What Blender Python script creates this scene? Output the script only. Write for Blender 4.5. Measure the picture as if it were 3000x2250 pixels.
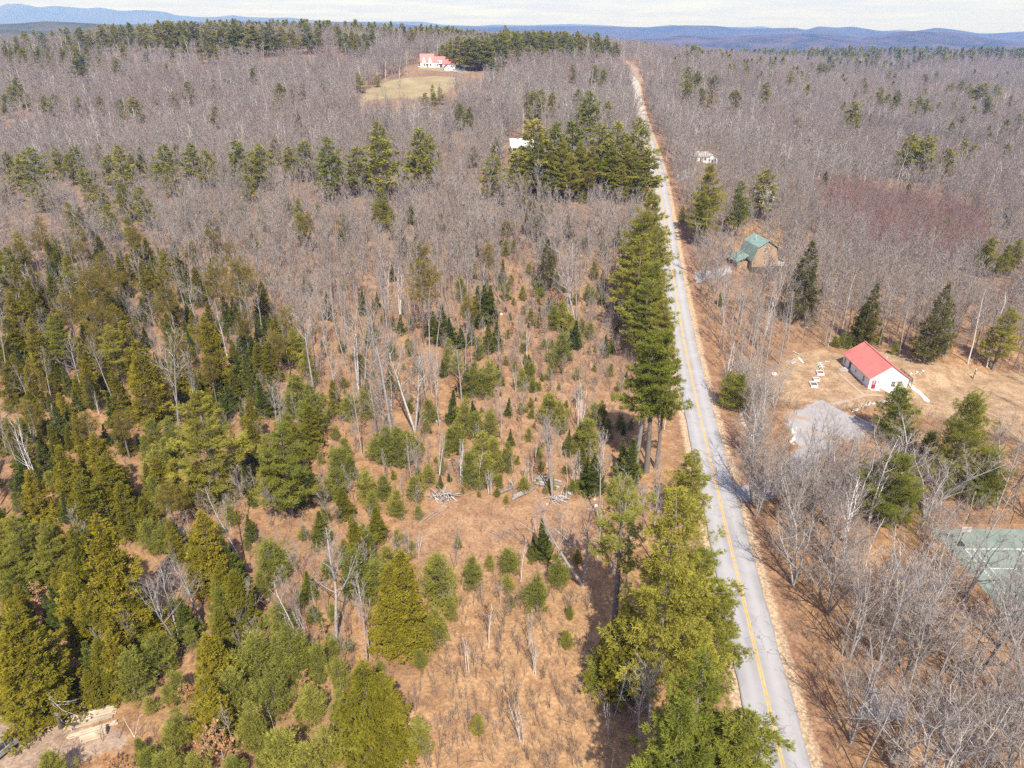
import bpy, math, random
import numpy as np
from mathutils import Vector, Matrix

for o in list(bpy.data.objects):
    bpy.data.objects.remove(o)
scene = bpy.context.scene
COL = scene.collection
R = math.radians

# ------------------------------------------------------------------ camera
PITCH = R(25.9)
CAMZ = 70.0
FPX = 2083.0                      # focal length in photograph pixels (3000 wide)
SP, CP = math.sin(PITCH), math.cos(PITCH)
cam_d = bpy.data.cameras.new("camera")
cam_d.sensor_fit = 'HORIZONTAL'
cam_d.sensor_width = 36.0
cam_d.lens = 36.0 * FPX / 3000.0
cam_d.clip_start = 0.5
cam_d.clip_end = 90000.0
cam = bpy.data.objects.new("camera", cam_d)
cam.location = (0, 0, CAMZ)
cam.rotation_euler = (R(90) - PITCH, 0, 0)
COL.objects.link(cam)
scene.camera = cam

# ------------------------------------------------------------------ sky and sun
SUN_EL = R(50)
SUN_AZ = R(9)                      # the sun stands behind the camera, a little to its right
to_sun = Vector((math.sin(SUN_AZ) * math.cos(SUN_EL), -math.cos(SUN_AZ) * math.cos(SUN_EL), math.sin(SUN_EL)))
world = bpy.data.worlds.new("World")
scene.world = world
world.use_nodes = True
wn = world.node_tree
wn.nodes.clear()
w_out = wn.nodes.new("ShaderNodeOutputWorld")
w_bg = wn.nodes.new("ShaderNodeBackground")
w_bg.inputs['Strength'].default_value = 0.085
w_sky = wn.nodes.new("ShaderNodeTexSky")
w_sky.sky_type = 'NISHITA'
w_sky.sun_disc = False
w_sky.sun_elevation = SUN_EL
w_sky.sun_rotation = R(180) - SUN_AZ
w_sky.altitude = 200
w_sky.air_density = 1.0
w_sky.dust_density = 0.7
w_sky.ozone_density = 1.0
# thin broken cloud sheet over the whole sky, laid out on a plane overhead
w_geo = wn.nodes.new("ShaderNodeTexCoord")
w_sep = wn.nodes.new("ShaderNodeSeparateXYZ")
wn.links.new(w_geo.outputs['Generated'], w_sep.inputs[0])
def wmath(op, a, b):
    n = wn.nodes.new("ShaderNodeMath"); n.operation = op
    for i, s in enumerate((a, b)):
        if isinstance(s, (int, float)): n.inputs[i].default_value = s
        else: wn.links.new(s, n.inputs[i])
    return n.outputs[0]
zz = wmath('ADD', wmath('MAXIMUM', w_sep.outputs['Z'], 0.0), 0.035)
w_cmb = wn.nodes.new("ShaderNodeCombineXYZ")
wn.links.new(wmath('DIVIDE', w_sep.outputs['X'], zz), w_cmb.inputs[0])
wn.links.new(wmath('DIVIDE', w_sep.outputs['Y'], zz), w_cmb.inputs[1])
w_noise = wn.nodes.new("ShaderNodeTexNoise")
w_noise.inputs['Scale'].default_value = 0.55
w_noise.inputs['Detail'].default_value = 6
w_noise.inputs['Roughness'].default_value = 0.62
wn.links.new(w_cmb.outputs[0], w_noise.inputs['Vector'])
w_ramp = wn.nodes.new("ShaderNodeMapRange")
w_ramp.inputs['From Min'].default_value = 0.30
w_ramp.inputs['From Max'].default_value = 0.60
wn.links.new(w_noise.outputs['Fac'], w_ramp.inputs['Value'])
w_mix = wn.nodes.new("ShaderNodeMix")
w_mix.data_type = 'RGBA'
w_mix.inputs[7].default_value = (4.9, 5.1, 7.6, 1)
w_f = wmath('MULTIPLY', w_ramp.outputs[0], 0.92)
wn.links.new(w_f, w_mix.inputs[0])
wn.links.new(w_sky.outputs[0], w_mix.inputs[6])
wn.links.new(w_mix.outputs[2], w_bg.inputs['Color'])
wn.links.new(w_bg.outputs[0], w_out.inputs[0])

sun_d = bpy.data.lights.new("sun", 'SUN')
sun_d.energy = 4.4
sun_d.angle = R(0.53)
sun_d.color = (1.0, 0.955, 0.89)
sun = bpy.data.objects.new("sun", sun_d)
sun.rotation_euler = to_sun.to_track_quat('Z', 'Y').to_euler()
sun.location = (0, -60, 200)
COL.objects.link(sun)

vs = scene.view_settings
vs.view_transform = 'Standard'
vs.look = 'None'
vs.exposure = 0.88
vs.gamma = 1.0
vs.use_curve_mapping = False
scene.render.engine = 'CYCLES'
cy = scene.cycles
cy.max_bounces = 5
cy.diffuse_bounces = 2
cy.glossy_bounces = 2
cy.transmission_bounces = 3
cy.volume_bounces = 0
cy.transparent_max_bounces = 6
cy.use_denoising = False
cy.sample_clamp_indirect = 4.0
cy.use_adaptive_sampling = False

# ------------------------------------------------------------------ terrain heights (metres above the near road)
CTRL = np.array([
    (-400, -60, 0), (0, -60, 0), (400, -60, 0), (-60, 30, 0), (60, 30, 0), (0, 60, 0), (-150, 80, -1), (150, 60, -1),
    (-100, 170, 0), (-20, 120, 0), (0, 175, 1.5), (110, 110, -1), (110, 170, -1), (180, 170, -2), (300, 200, -3), (-200, 180, 0),
    (27, 40, 0), (37, 115, 0), (44, 165, 0.5), (48, 202, 6), (54, 250, 13), (60, 300, 20), (69, 370, 21), (77, 440, 23.5),
    (89, 534, 27), (102, 640, 36), (110, 700, 42), (129, 850, 52), (80, 225, 3), (110, 270, 3), (150, 250, -1),
    (-70, 626, 48), (-80, 560, 37), (-130, 590, 40), (5, 340, 25), (-20, 280, 15), (-80, 300, 16), (-185, 320, 9), (-215, 290, 5), (-350, 520, 24),
    (-330, 780, 66), (-200, 800, 66), (-460, 640, 48), (-100, 800, 62), (0, 820, 57), (0, 560, 34), (0, 440, 27),
    (200, 850, 40), (300, 850, 24), (450, 850, 4), (200, 640, 20), (160, 440, 8), (253, 480, 0), (600, 900, 2),
    (397, 1000, 18), (338, 1200, 36), (700, 1250, 14), (-300, 1150, 40), (0, 1250, 34), (-600, 900, 36), (-700, 500, 20), (-600, 250, 4),
    (700, 500, -2), (600, 200, -3), (150, 1150, 48), (420, 350, -2),
], dtype=float)
def _tps_phi(r2):
    return np.where(r2 > 0, r2 * np.log(np.maximum(r2, 1e-9)) * 0.5, 0.0)
_n = len(CTRL)
_S = 100.0
_cx, _cy, _cz = CTRL[:, 0] / _S, CTRL[:, 1] / _S, CTRL[:, 2]
_K = _tps_phi((_cx[:, None] - _cx[None]) ** 2 + (_cy[:, None] - _cy[None]) ** 2) + np.eye(_n) * 0.25
_P = np.stack([np.ones(_n), _cx, _cy], 1)
_A = np.block([[_K, _P], [_P.T, np.zeros((3, 3))]])
_W = np.linalg.solve(_A, np.concatenate([_cz, np.zeros(3)]))
def _tps(x, y):
    x = np.clip(x, -700, 720) / _S; y = np.clip(y, -60, 1250) / _S
    out = np.empty(x.shape)
    flat_x, flat_y = x.ravel(), y.ravel()
    res = np.empty(flat_x.shape)
    for i in range(0, len(flat_x), 20000):
        fx, fy = flat_x[i:i + 20000], flat_y[i:i + 20000]
        ph = _tps_phi((fx[:, None] - _cx[None]) ** 2 + (fy[:, None] - _cy[None]) ** 2)
        res[i:i + 20000] = ph @ _W[:_n] + _W[_n] + _W[_n + 1] * fx + _W[_n + 2] * fy
    return res.reshape(x.shape)
def sstep(a, b, v):
    t = np.clip((v - a) / (b - a), 0, 1)
    return t * t * (3 - 2 * t)
ROAD_A, ROAD_B = 22.7, 0.125
ROAD_C = 1.0 / math.sqrt(1 + ROAD_B ** 2)
def road_x(y):
    y = np.asarray(y, dtype=float)
    return ROAD_A + ROAD_B * y - 14.0 * sstep(640, 760, y)
def road_d(x, y):
    return (x - road_x(y)) * ROAD_C
def far_h(x, y):
    return 24 * np.exp(-((y - 2100) / 650.0) ** 2) * sstep(300, 900, x) - 22.0 * sstep(1200, 2600, np.hypot(x, y)) + 14
def base_h(x, y):
    x = np.asarray(x, dtype=float); y = np.asarray(y, dtype=float)
    h = _tps(x, y)
    r = np.hypot(x, y - 300)
    k = sstep(900, 1700, r)
    h = h * (1 - k) + far_h(x, y) * k
    # level the road bed into the slope
    d = np.abs(road_d(x, y))
    hc = _tps(road_x(y), y)
    kr = (1 - sstep(5.0, 15.0, d)) * (1 - sstep(850, 900, y))
    h = h * (1 - kr) + hc * kr
    # cabin yard: level upper terrace, lower ground east of it
    kl = sstep(70, 76, x) * (1 - sstep(100, 106, x)) * sstep(112, 120, y) * (1 - sstep(158, 168, y))
    h = h * (1 - kl) + 0.0 * kl
    drop = sstep(82.3, 85.2, x + 0.25 * (y - 141)) * (1 - sstep(140.2, 147.5, y - 0.55 * (x - 88) * (x > 88))) * sstep(94, 104, y)
    h = h - 2.0 * drop * (1 - sstep(120, 140, x))
    kc = sstep(62, 66, x) * (1 - sstep(90, 96, x)) * sstep(55, 60, y) * (1 - sstep(96, 101, y))
    h = h * (1 - kc) + (-1.2) * kc
    return h
def rough_h(x, y):
    d = np.abs(road_d(x, y))
    n = (np.sin(x * 0.21 + 1.3 * np.sin(y * 0.13)) * np.cos(y * 0.17 + 0.7 * np.sin(x * 0.11)) * 0.35
         + np.sin(x * 0.063 + y * 0.051) * 0.4)
    calm = (1 - (1 - sstep(5, 14, d))) * (1 - sstep(60, 68, x) * (1 - sstep(104, 112, x)) * sstep(50, 58, y) * (1 - sstep(160, 170, y)))
    return n * calm
def H(x, y):
    return base_h(x, y) + rough_h(np.asarray(x, float), np.asarray(y, float))
def h1(x, y):
    return float(H(np.array([x]), np.array([y]))[0])

# a pixel of the photograph as a spot on the ground (how the survey was read off)
_T = np.geomspace(45, 9000, 900)
def ground_pt(px, py):
    u, v = (px - 1500.0) / FPX, (py - 1125.0) / FPX
    dx, dy, dz = u, CP - v * SP, -(SP + v * CP)
    X, Y, Z = dx * _T, dy * _T, CAMZ + dz * _T
    g = Z - H(X, Y)
    idx = np.nonzero(g < 0)[0]
    if len(idx) == 0 or idx[0] == 0:
        i = len(_T) - 1 if len(idx) == 0 else 1
        t = _T[i]
    else:
        i = idx[0]
        t = _T[i - 1] + (_T[i] - _T[i - 1]) * g[i - 1] / (g[i - 1] - g[i])
    x, y = dx * t, dy * t
    return x, y, h1(x, y)
def project(x, y, z):
    dzc = CAMZ - z
    depth = y * CP + dzc * SP
    v = (dzc * CP - y * SP) / depth
    return 1500 + FPX * x / depth, 1125 + FPX * v
ROFF = {1: (0, 0), 2: (1000, 0), 3: (2000, 0), 4: (0, 750), 5: (1000, 750), 6: (2000, 750), 7: (0, 1500), 8: (1000, 1500), 9: (2000, 1500)}
def rp(reg, x, y):
    return ROFF[reg][0] + x / 2.212, ROFF[reg][1] + y / 2.212
def gp(reg, x, y):
    return ground_pt(*rp(reg, x, y))

# ------------------------------------------------------------------ materials
def new_mat(name):
    m = bpy.data.materials.new(name)
    m.use_nodes = True
    nt = m.node_tree
    nt.nodes.clear()
    out = nt.nodes.new("ShaderNodeOutputMaterial")
    return m, nt, out
class NT:
    def __init__(s, nt): s.nt = nt
    def n(s, t, **kw):
        nd = s.nt.nodes.new(t)
        for k, v in kw.items(): setattr(nd, k, v)
        return nd
    def link(s, a, b): s.nt.links.new(a, b)
    def val(s, inp, v):
        if isinstance(v, (int, float)): inp.default_value = v
        elif isinstance(v, tuple): inp.default_value = v if len(v) == len(inp.default_value) else tuple(v) + (1,)
        else: s.link(v, inp)
    def math(s, op, a, b=0.0, c=None):
        nd = s.n("ShaderNodeMath", operation=op)
        s.val(nd.inputs[0], a); s.val(nd.inputs[1], b)
        if c is not None: s.val(nd.inputs[2], c)
        return nd.outputs[0]
    def mix(s, f, a, b, blend='MIX'):
        nd = s.n("ShaderNodeMix", data_type='RGBA', blend_type=blend)
        s.val(nd.inputs[0], f); s.val(nd.inputs[6], a); s.val(nd.inputs[7], b)
        return nd.outputs[2]
    def rng(s, v, a, b, c=0.0, d=1.0, smooth=False):
        nd = s.n("ShaderNodeMapRange")
        if smooth: nd.interpolation_type = 'SMOOTHSTEP'
        s.val(nd.inputs[0], v)
        for i, q in enumerate((a, b, c, d)): nd.inputs[i + 1].default_value = q
        return nd.outputs[0]
    def noise(s, scale, detail=3.0, rough=0.55, vec=None, out='Fac', dist=0.0):
        nd = s.n("ShaderNodeTexNoise")
        nd.inputs['Scale'].default_value = scale; nd.inputs['Detail'].default_value = detail
        nd.inputs['Roughness'].default_value = rough; nd.inputs['Distortion'].default_value = dist
        if vec is not None: s.link(vec, nd.inputs['Vector'])
        return nd.outputs[out]
    def pos(s):
        return s.n("ShaderNodeNewGeometry").outputs['Position']
    def obj(s):
        return s.n("ShaderNodeTexCoord").outputs['Object']
    def attr(s, name, out='Fac'):
        return s.n("ShaderNodeAttribute", attribute_name=name).outputs[out]
    def bump(s, h, strength=0.5, dist=0.05):
        nd = s.n("ShaderNodeBump"); nd.inputs['Strength'].default_value = strength; nd.inputs['Distance'].default_value = dist
        s.link(h, nd.inputs['Height']); return nd.outputs[0]
    def principled(s, col, rough=0.7, metal=0.0, spec=0.3, normal=None):
        nd = s.n("ShaderNodeBsdfPrincipled")
        s.val(nd.inputs['Base Color'], col); s.val(nd.inputs['Roughness'], rough)
        nd.inputs['Metallic'].default_value = metal
        nd.inputs['Specular IOR Level'].default_value = spec
        if normal is not None: s.link(normal, nd.inputs['Normal'])
        return nd.outputs[0]
def varied(name, col, amt=0.25, scale=3.0, rough=0.75, spec=0.25, metal=0.0, bump=0.0, rand=0.0, world_space=False):
    """base colour with blotchy wear; rand = difference from object to object"""
    m, nt, out = new_mat(name); g = NT(nt)
    vec = g.pos() if world_space else g.obj()
    f = g.noise(scale, 4, 0.6, vec)
    lo = tuple(c * (1 - amt) for c in col); hi = tuple(min(1, c * (1 + amt)) for c in col)
    c = g.mix(g.rng(f, 0.3, 0.7), lo, hi)
    if rand:
        rnd = g.n("ShaderNodeObjectInfo").outputs['Random']
        k = g.rng(rnd, 0, 1, 1 - rand, 1 + rand)
        cc = g.n("ShaderNodeCombineXYZ")
        for i in range(3): g.link(k, cc.inputs[i])
        c = g.mix(1.0, c, cc.outputs[0], 'MULTIPLY')
    nrm = g.bump(g.noise(scale * 8, 3, 0.6, vec), bump, 0.02) if bump else None
    g.link(g.principled(c, rough, metal, spec, nrm), out.inputs['Surface'])
    return m
def bark(name, c1, c2, scale=2.5, stands=0.0):
    m, nt, out = new_mat(name); g = NT(nt)
    oi = g.n("ShaderNodeObjectInfo")
    c = g.mix(oi.outputs['Random'], c1, c2)
    if stands:      # stands of different species and age
        a_ = g.noise(0.011, 4, 0.65, oi.outputs['Location']); b_ = g.noise(0.007, 3, 0.6, oi.outputs['Location'], dist=1.0)
        c = g.mix(g.rng(a_, 0.36, 0.64, 0, stands), c, (0.41, 0.370, 0.340))
        c = g.mix(g.rng(b_, 0.52, 0.66, 0, stands), c, (0.285, 0.212, 0.190))
        c = g.mix(g.rng(b_, 0.36, 0.46, stands, 0), c, (0.19, 0.168, 0.155))
    f = g.noise(scale, 3, 0.6, g.obj())
    c = g.mix(g.rng(f, 0.35, 0.65, 0, 0.5), c, tuple(q * 0.55 for q in c1))
    d = g.n("ShaderNodeBsdfDiffuse"); g.link(c, d.inputs['Color'])
    g.link(d.outputs[0], out.inputs['Surface'])
    return m
def foliage(name, c1, c2, trans=0.30, tint=(0.62, 1.3)):
    m, nt, out = new_mat(name); g = NT(nt)
    rnd = g.n("ShaderNodeObjectInfo").outputs['Random']
    c = g.mix(rnd, c1, c2)
    k = g.rng(g.attr('tint'), 0, 1, tint[0], tint[1])
    cc = g.n("ShaderNodeCombineXYZ")
    g.link(g.math('MULTIPLY', k, 1.0), cc.inputs[0]); g.link(k, cc.inputs[1]); g.link(k, cc.inputs[2])
    c = g.mix(1.0, c, cc.outputs[0], 'MULTIPLY')
    d = g.n("ShaderNodeBsdfDiffuse"); g.link(c, d.inputs['Color'])
    t = g.n("ShaderNodeBsdfTranslucent"); g.link(c, t.inputs['Color'])
    ms = g.n("ShaderNodeMixShader"); ms.inputs[0].default_value = trans
    g.link(d.outputs[0], ms.inputs[1]); g.link(t.outputs[0], ms.inputs[2])
    g.link(ms.outputs[0], out.inputs['Surface'])
    return m

M = {}
M['bark_grey'] = bark('bark_grey', (0.30, 0.275, 0.26), (0.47, 0.44, 0.425))
M['twig_grey'] = bark('twig_grey', (0.275, 0.232, 0.206), (0.385, 0.334, 0.300), 2.5, 0.5)
M['bark_far'] = bark('bark_far', (0.25, 0.225, 0.215), (0.37, 0.34, 0.33))
M['twig_near'] = bark('twig_near', (0.29, 0.245, 0.215), (0.41, 0.36, 0.33))
M['twig_red'] = bark('twig_red', (0.29, 0.175, 0.16), (0.35, 0.23, 0.215))
M['twig_brown'] = bark('twig_brown', (0.22, 0.165, 0.13), (0.34, 0.27, 0.225))
M['bark_pine'] = bark('bark_pine', (0.17, 0.14, 0.12), (0.28, 0.25, 0.23))
M['bark_birch'] = bark('bark_birch', (0.58, 0.55, 0.53), (0.74, 0.71, 0.69), 1.2)
M['needles_pine'] = foliage('needles_pine', (0.200, 0.220, 0.036), (0.340, 0.305, 0.052))
M['needles_olive'] = foliage('needles_olive', (0.215, 0.165, 0.032), (0.270, 0.215, 0.048))
M['needles_hemlock'] = foliage('needles_hemlock', (0.180, 0.172, 0.020), (0.320, 0.262, 0.030))
M['needles_fir'] = foliage('needles_fir', (0.108, 0.142, 0.026), (0.200, 0.205, 0.034))
M['needles_young'] = foliage('needles_young', (0.215, 0.232, 0.045), (0.350, 0.325, 0.066))
M['needles_far'] = foliage('needles_far', (0.215, 0.232, 0.048), (0.335, 0.305, 0.060))
M['needles_dark'] = foliage('needles_dark', (0.120, 0.122, 0.034), (0.170, 0.155, 0.042))
M['leaves_tan'] = foliage('leaves_tan', (0.44, 0.225, 0.095), (0.48, 0.30, 0.16), 0.3)

# ------------------------------------------------------------------ object helpers
def link(o, parent=None):
    COL.objects.link(o)
    if parent is not None: o.parent = parent
    return o
def empty(name, loc, rz=0.0, label=None, cat=None, group=None, kind=None):
    o = bpy.data.objects.new(name, None)
    o.empty_display_size = 0.3
    o.location = loc; o.rotation_euler = (0, 0, rz)
    link(o); tag(o, label, cat, group, kind)
    return o
def tag(o, label=None, cat=None, group=None, kind=None):
    if label: o['label'] = label
    if cat: o['category'] = cat
    if group: o['group'] = group
    if kind: o['kind'] = kind
    return o
class MB:
    """collects boxes, prisms and tubes into one mesh"""
    def __init__(s): s.v = []; s.f = []
    def add(s, verts, faces):
        b = len(s.v); s.v += [tuple(p) for p in verts]; s.f += [tuple(i + b for i in f) for f in faces]; return s
    def box(s, x0, y0, z0, x1, y1, z1):
        return s.add([(x0, y0, z0), (x1, y0, z0), (x1, y1, z0), (x0, y1, z0), (x0, y0, z1), (x1, y0, z1), (x1, y1, z1), (x0, y1, z1)],
                     [(3, 2, 1, 0), (4, 5, 6, 7), (0, 1, 5, 4), (1, 2, 6, 5), (2, 3, 7, 6), (3, 0, 4, 7)])
    def poly(s, pts): return s.add(pts, [tuple(range(len(pts)))])
    def prism(s, prof, axis, a, b):
        """profile of (p, z) pairs (counter-clockwise) swept along x or y from a to b"""
        n = len(prof)
        if axis == 'y': vs_ = [(p, a, z) for p, z in prof] + [(p, b, z) for p, z in prof]
        else: vs_ = [(a, p, z) for p, z in prof] + [(b, p, z) for p, z in prof]
        fs = [tuple(range(n)), tuple(range(2 * n - 1, n - 1, -1))] + [(i, i + n, (i + 1) % n + n, (i + 1) % n) for i in range(n)]
        return s.add(vs_, fs)
    def tube(s, pts, rads, n=6, cap=True):
        pts = [Vector(p) for p in pts]
        if isinstance(rads, (int, float)): rads = [rads] * len(pts)
        rings = []
        for i, p in enumerate(pts):
            t = (pts[min(i + 1, len(pts) - 1)] - pts[max(i - 1, 0)])
            t = t.normalized() if t.length > 0 else Vector((0, 0, 1))
            a = Vector((1, 0, 0)) if abs(t.x) < 0.8 else Vector((0, 1, 0))
            u = t.cross(a).normalized(); w = t.cross(u)
            rings.append([p + (u * math.cos(2 * math.pi * k / n) + w * math.sin(2 * math.pi * k / n)) * rads[i] for k in range(n)])
        vs_ = [q for r_ in rings for q in r_]
        fs = []
        for i in range(len(pts) - 1):
            for k in range(n):
                fs.append((i * n + k, i * n + (k + 1) % n, (i + 1) * n + (k + 1) % n, (i + 1) * n + k))
        if cap:
            fs.append(tuple(range(n - 1, -1, -1))); fs.append(tuple(range((len(pts) - 1) * n, len(pts) * n)))
        return s.add(vs_, fs)
    def mesh(s, name, mat, smooth=False, bevel=0.0):
        me = bpy.data.meshes.new(name)
        me.from_pydata(s.v, [], s.f); me.update()
        import bmesh
        bm = bmesh.new(); bm.from_mesh(me)
        bmesh.ops.recalc_face_normals(bm, faces=bm.faces)
        if bevel: bmesh.ops.bevel(bm, geom=list(bm.edges), offset=bevel, segments=1, affect='EDGES')
        bm.to_mesh(me); bm.free()
        if smooth: me.polygons.foreach_set('use_smooth', [True] * len(me.polygons))
        me.materials.append(mat)
        return me
    def build(s, name, mat, parent=None, smooth=False, bevel=0.0):
        o = bpy.data.objects.new(name, s.mesh(name, mat, smooth, bevel))
        return link(o, parent)
def copy_tree(o, parent=None):
    c = o.copy(); COL.objects.link(c); c.parent = parent
    for ch in o.children: copy_tree(ch, c)
    return c
def in_poly(x, y, poly):
    x = np.asarray(x); y = np.asarray(y)
    ins = np.zeros(x.shape, bool)
    n = len(poly); j = n - 1
    for i in range(n):
        xi, yi = poly[i]; xj, yj = poly[j]
        c = ((yi > y) != (yj > y)) & (x < (xj - xi) * (y - yi) / (yj - yi + 1e-12) + xi)
        ins ^= c; j = i
    return ins
def wpoly(reg, pts):
    return [gp(reg, *p)[:2] for p in pts]
def poly_dist(x, y, poly):
    d = np.full(np.shape(x), 1e9)
    n = len(poly)
    for i in range(n):
        ax, ay = poly[i]; bx, by = poly[(i + 1) % n]
        L2 = (bx - ax) ** 2 + (by - ay) ** 2 + 1e-9
        t = np.clip(((x - ax) * (bx - ax) + (y - ay) * (by - ay)) / L2, 0, 1)
        d = np.minimum(d, np.hypot(x - ax - t * (bx - ax), y - ay - t * (by - ay)))
    return np.where(in_poly(x, y, poly), d, -d)

# ------------------------------------------------------------------ ground zones
LAWN = wpoly(6, [(690, 640), (900, 600), (1040, 640), (1150, 600), (1450, 640), (1700, 700), (2212, 760), (2400, 1000), (2300, 1250), (1650, 1050), (1500, 1000), (1000, 980), (860, 950), (640, 960), (560, 800)])
DRIVE = wpoly(6, [(775, 985), (850, 952), (905, 940), (1000, 990), (1220, 1096), (1230, 1125), (1130, 1180), (1010, 1225), (900, 1290), (800, 1400), (700, 1470), (600, 1560), (470, 1600), (372, 1600), (345, 1500), (420, 1480), (560, 1440), (660, 1340), (760, 1250), (700, 1130), (660, 1040)])
FIELD = wpoly(2, [(110, 660), (150, 590), (280, 530), (480, 500), (620, 495), (760, 500), (740, 560), (640, 620), (480, 640), (250, 640)])
YARD2 = wpoly(2, [(480, 440), (620, 460), (800, 480), (900, 420), (880, 385), (740, 390), (560, 420)])
DIRT = wpoly(7, [(-200, 1380), (60, 1300), (250, 1360), (420, 1400), (780, 1400), (850, 1500), (560, 1600), (250, 1800), (-250, 1850)])
TRACK = wpoly(2, [(1840, 395), (1885, 395), (1950, 500), (1960, 560), (1885, 560), (1890, 500)])
CLEAR_RED = wpoly(8, [(250, 150), (500, 60), (300, -60), (600, -120), (1500, -60), (1700, 120), (1500, 400), (1200, 480), (900, 420), (760, 470), (500, 320)])
SLOPE_TAN = wpoly(8, [(230, 1700), (350, 1350), (550, 1000), (720, 700), (780, 450), (1100, 500), (1600, 520), (1650, 900), (1900, 1250), (2060, 1700)])
CORRIDOR = wpoly(5, [(900, 880), (960, 560), (980, 320), (1030, 20), (1200, 20), (1260, 200), (1800, 300), (1880, 700), (1900, 1100), (1700, 1560), (500, 1560), (480, 1150), (640, 1060)])
HOUSEYARD = wpoly(3, [(270, 1640), (620, 1640), (680, 1500), (420, 1440), (260, 1500)])

def grid_axis(stops):
    out = []
    for (a, b, st) in stops:
        out += list(np.arange(a, b, st))
    out.append(stops[-1][1])
    return np.array(out)
gx = grid_axis([(-30000, -6000, 3000), (-6000, -1500, 300), (-1500, -500, 40), (-500, -150, 10), (-150, -80, 3), (-80, 120, 1.0), (120, 200, 4), (200, 600, 12), (600, 1500, 40), (1500, 6000, 300), (6000, 30000, 3000)])
gy = grid_axis([(-600, -60, 60), (-60, 40, 4), (40, 180, 1.0), (180, 320, 2.0), (320, 900, 6), (900, 1500, 30), (1500, 4000, 120), (4000, 20000, 1000), (20000, 44000, 4000)])
GX, GY = np.meshgrid(gx, gy)
GZ = H(GX, GY)
GD = np.abs(road_d(GX, GY))
GZ -= 0.22 * (1 - sstep(2.6, 3.9, GD)) * (GY < 760)
def sheet_from_grid(name, X, Y, Z, mat, attrs):
    ny, nx = X.shape
    me = bpy.data.meshes.new(name)
    co = np.stack([X, Y, Z], -1).reshape(-1, 3).astype(np.float32)
    idx = np.arange(nx * ny).reshape(ny, nx)
    q = np.stack([idx[:-1, :-1], idx[:-1, 1:], idx[1:, 1:], idx[1:, :-1]], -1).reshape(-1, 4)
    me.vertices.add(len(co)); me.vertices.foreach_set('co', co.ravel())
    me.loops.add(q.size); me.loops.foreach_set('vertex_index', q.ravel().astype(np.int32))
    me.polygons.add(len(q)); me.polygons.foreach_set('loop_start', (np.arange(len(q)) * 4).astype(np.int32))
    me.polygons.foreach_set('use_smooth', np.ones(len(q), bool))
    me.update(); me.validate()
    for k, a in attrs.items():
        at = me.attributes.new(k, 'FLOAT', 'POINT'); at.data.foreach_set('value', np.asarray(a, np.float32).ravel())
    me.materials.append(mat)
    return link(bpy.data.objects.new(name, me))
def zone(poly, soft):
    return sstep(-soft, soft, poly_dist(GX, GY, poly))
m, nt, out = new_mat('forest_floor'); g = NT(nt)
P = g.pos()
n1 = g.noise(0.045, 5, 0.6, P)          # broad patches
n2 = g.noise(0.4, 5, 0.65, P)
n3 = g.noise(2.6, 4, 0.7, P)            # single leaves and tufts
c = g.mix(g.rng(n2, 0.36, 0.64), (0.180, 0.120, 0.088), (0.285, 0.192, 0.135))
c = g.mix(g.rng(n1, 0.40, 0.62, 0, 0.75), c, (0.165, 0.115, 0.092))
warm = g.mix(g.rng(n2, 0.36, 0.64), (0.228, 0.124, 0.062), (0.372, 0.220, 0.112))
warm = g.mix(g.rng(n1, 0.45, 0.65, 0, 0.6), warm, (0.205, 0.122, 0.080))
c = g.mix(g.attr('warm'), c, warm)
def zmix(c, attr, col, lo=0.40, hi=0.60, amt=1.0):
    f = g.math('ADD', g.attr(attr), g.math('MULTIPLY', g.math('SUBTRACT', n2, 0.5), 0.55))
    return g.mix(g.rng(f, lo, hi, 0, amt), c, col)
tan = g.mix(g.rng(n2, 0.35, 0.65), (0.250, 0.142, 0.074), (0.412, 0.252, 0.130))
c = zmix(c, 'tan', tan, 0.3, 0.7, 0.9)
red = g.mix(g.rng(n2, 0.35, 0.65), (0.235, 0.132, 0.074), (0.360, 0.218, 0.126))
c = zmix(c, 'redbrown', red, 0.3, 0.7, 0.9)
grass = g.mix(g.rng(g.noise(0.30, 6, 0.75, P), 0.40, 0.60), (0.245, 0.158, 0.092), (0.385, 0.268, 0.165))
c = zmix(c, 'lawn', grass)
field = g.mix(g.rng(g.noise(0.07, 5, 0.7, P), 0.35, 0.65), (0.235, 0.19, 0.105), (0.325, 0.262, 0.155))
c = zmix(c, 'field', field, 0.42, 0.58)
gravel_c = g.mix(g.rng(n2, 0.35, 0.65), (0.27, 0.245, 0.235), (0.37, 0.345, 0.335))
c = zmix(c, 'gravel', gravel_c, 0.25, 0.75)
dirt = g.mix(g.rng(n2, 0.3, 0.7), (0.25, 0.17, 0.125), (0.37, 0.275, 0.21))
c = zmix(c, 'dirt', dirt)
wood = g.mix(g.rng(g.noise(0.02, 6, 0.7, P), 0.4, 0.62), (0.105, 0.082, 0.082), (0.045, 0.062, 0.030))
c = g.mix(g.attr('far'), c, wood)
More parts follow.
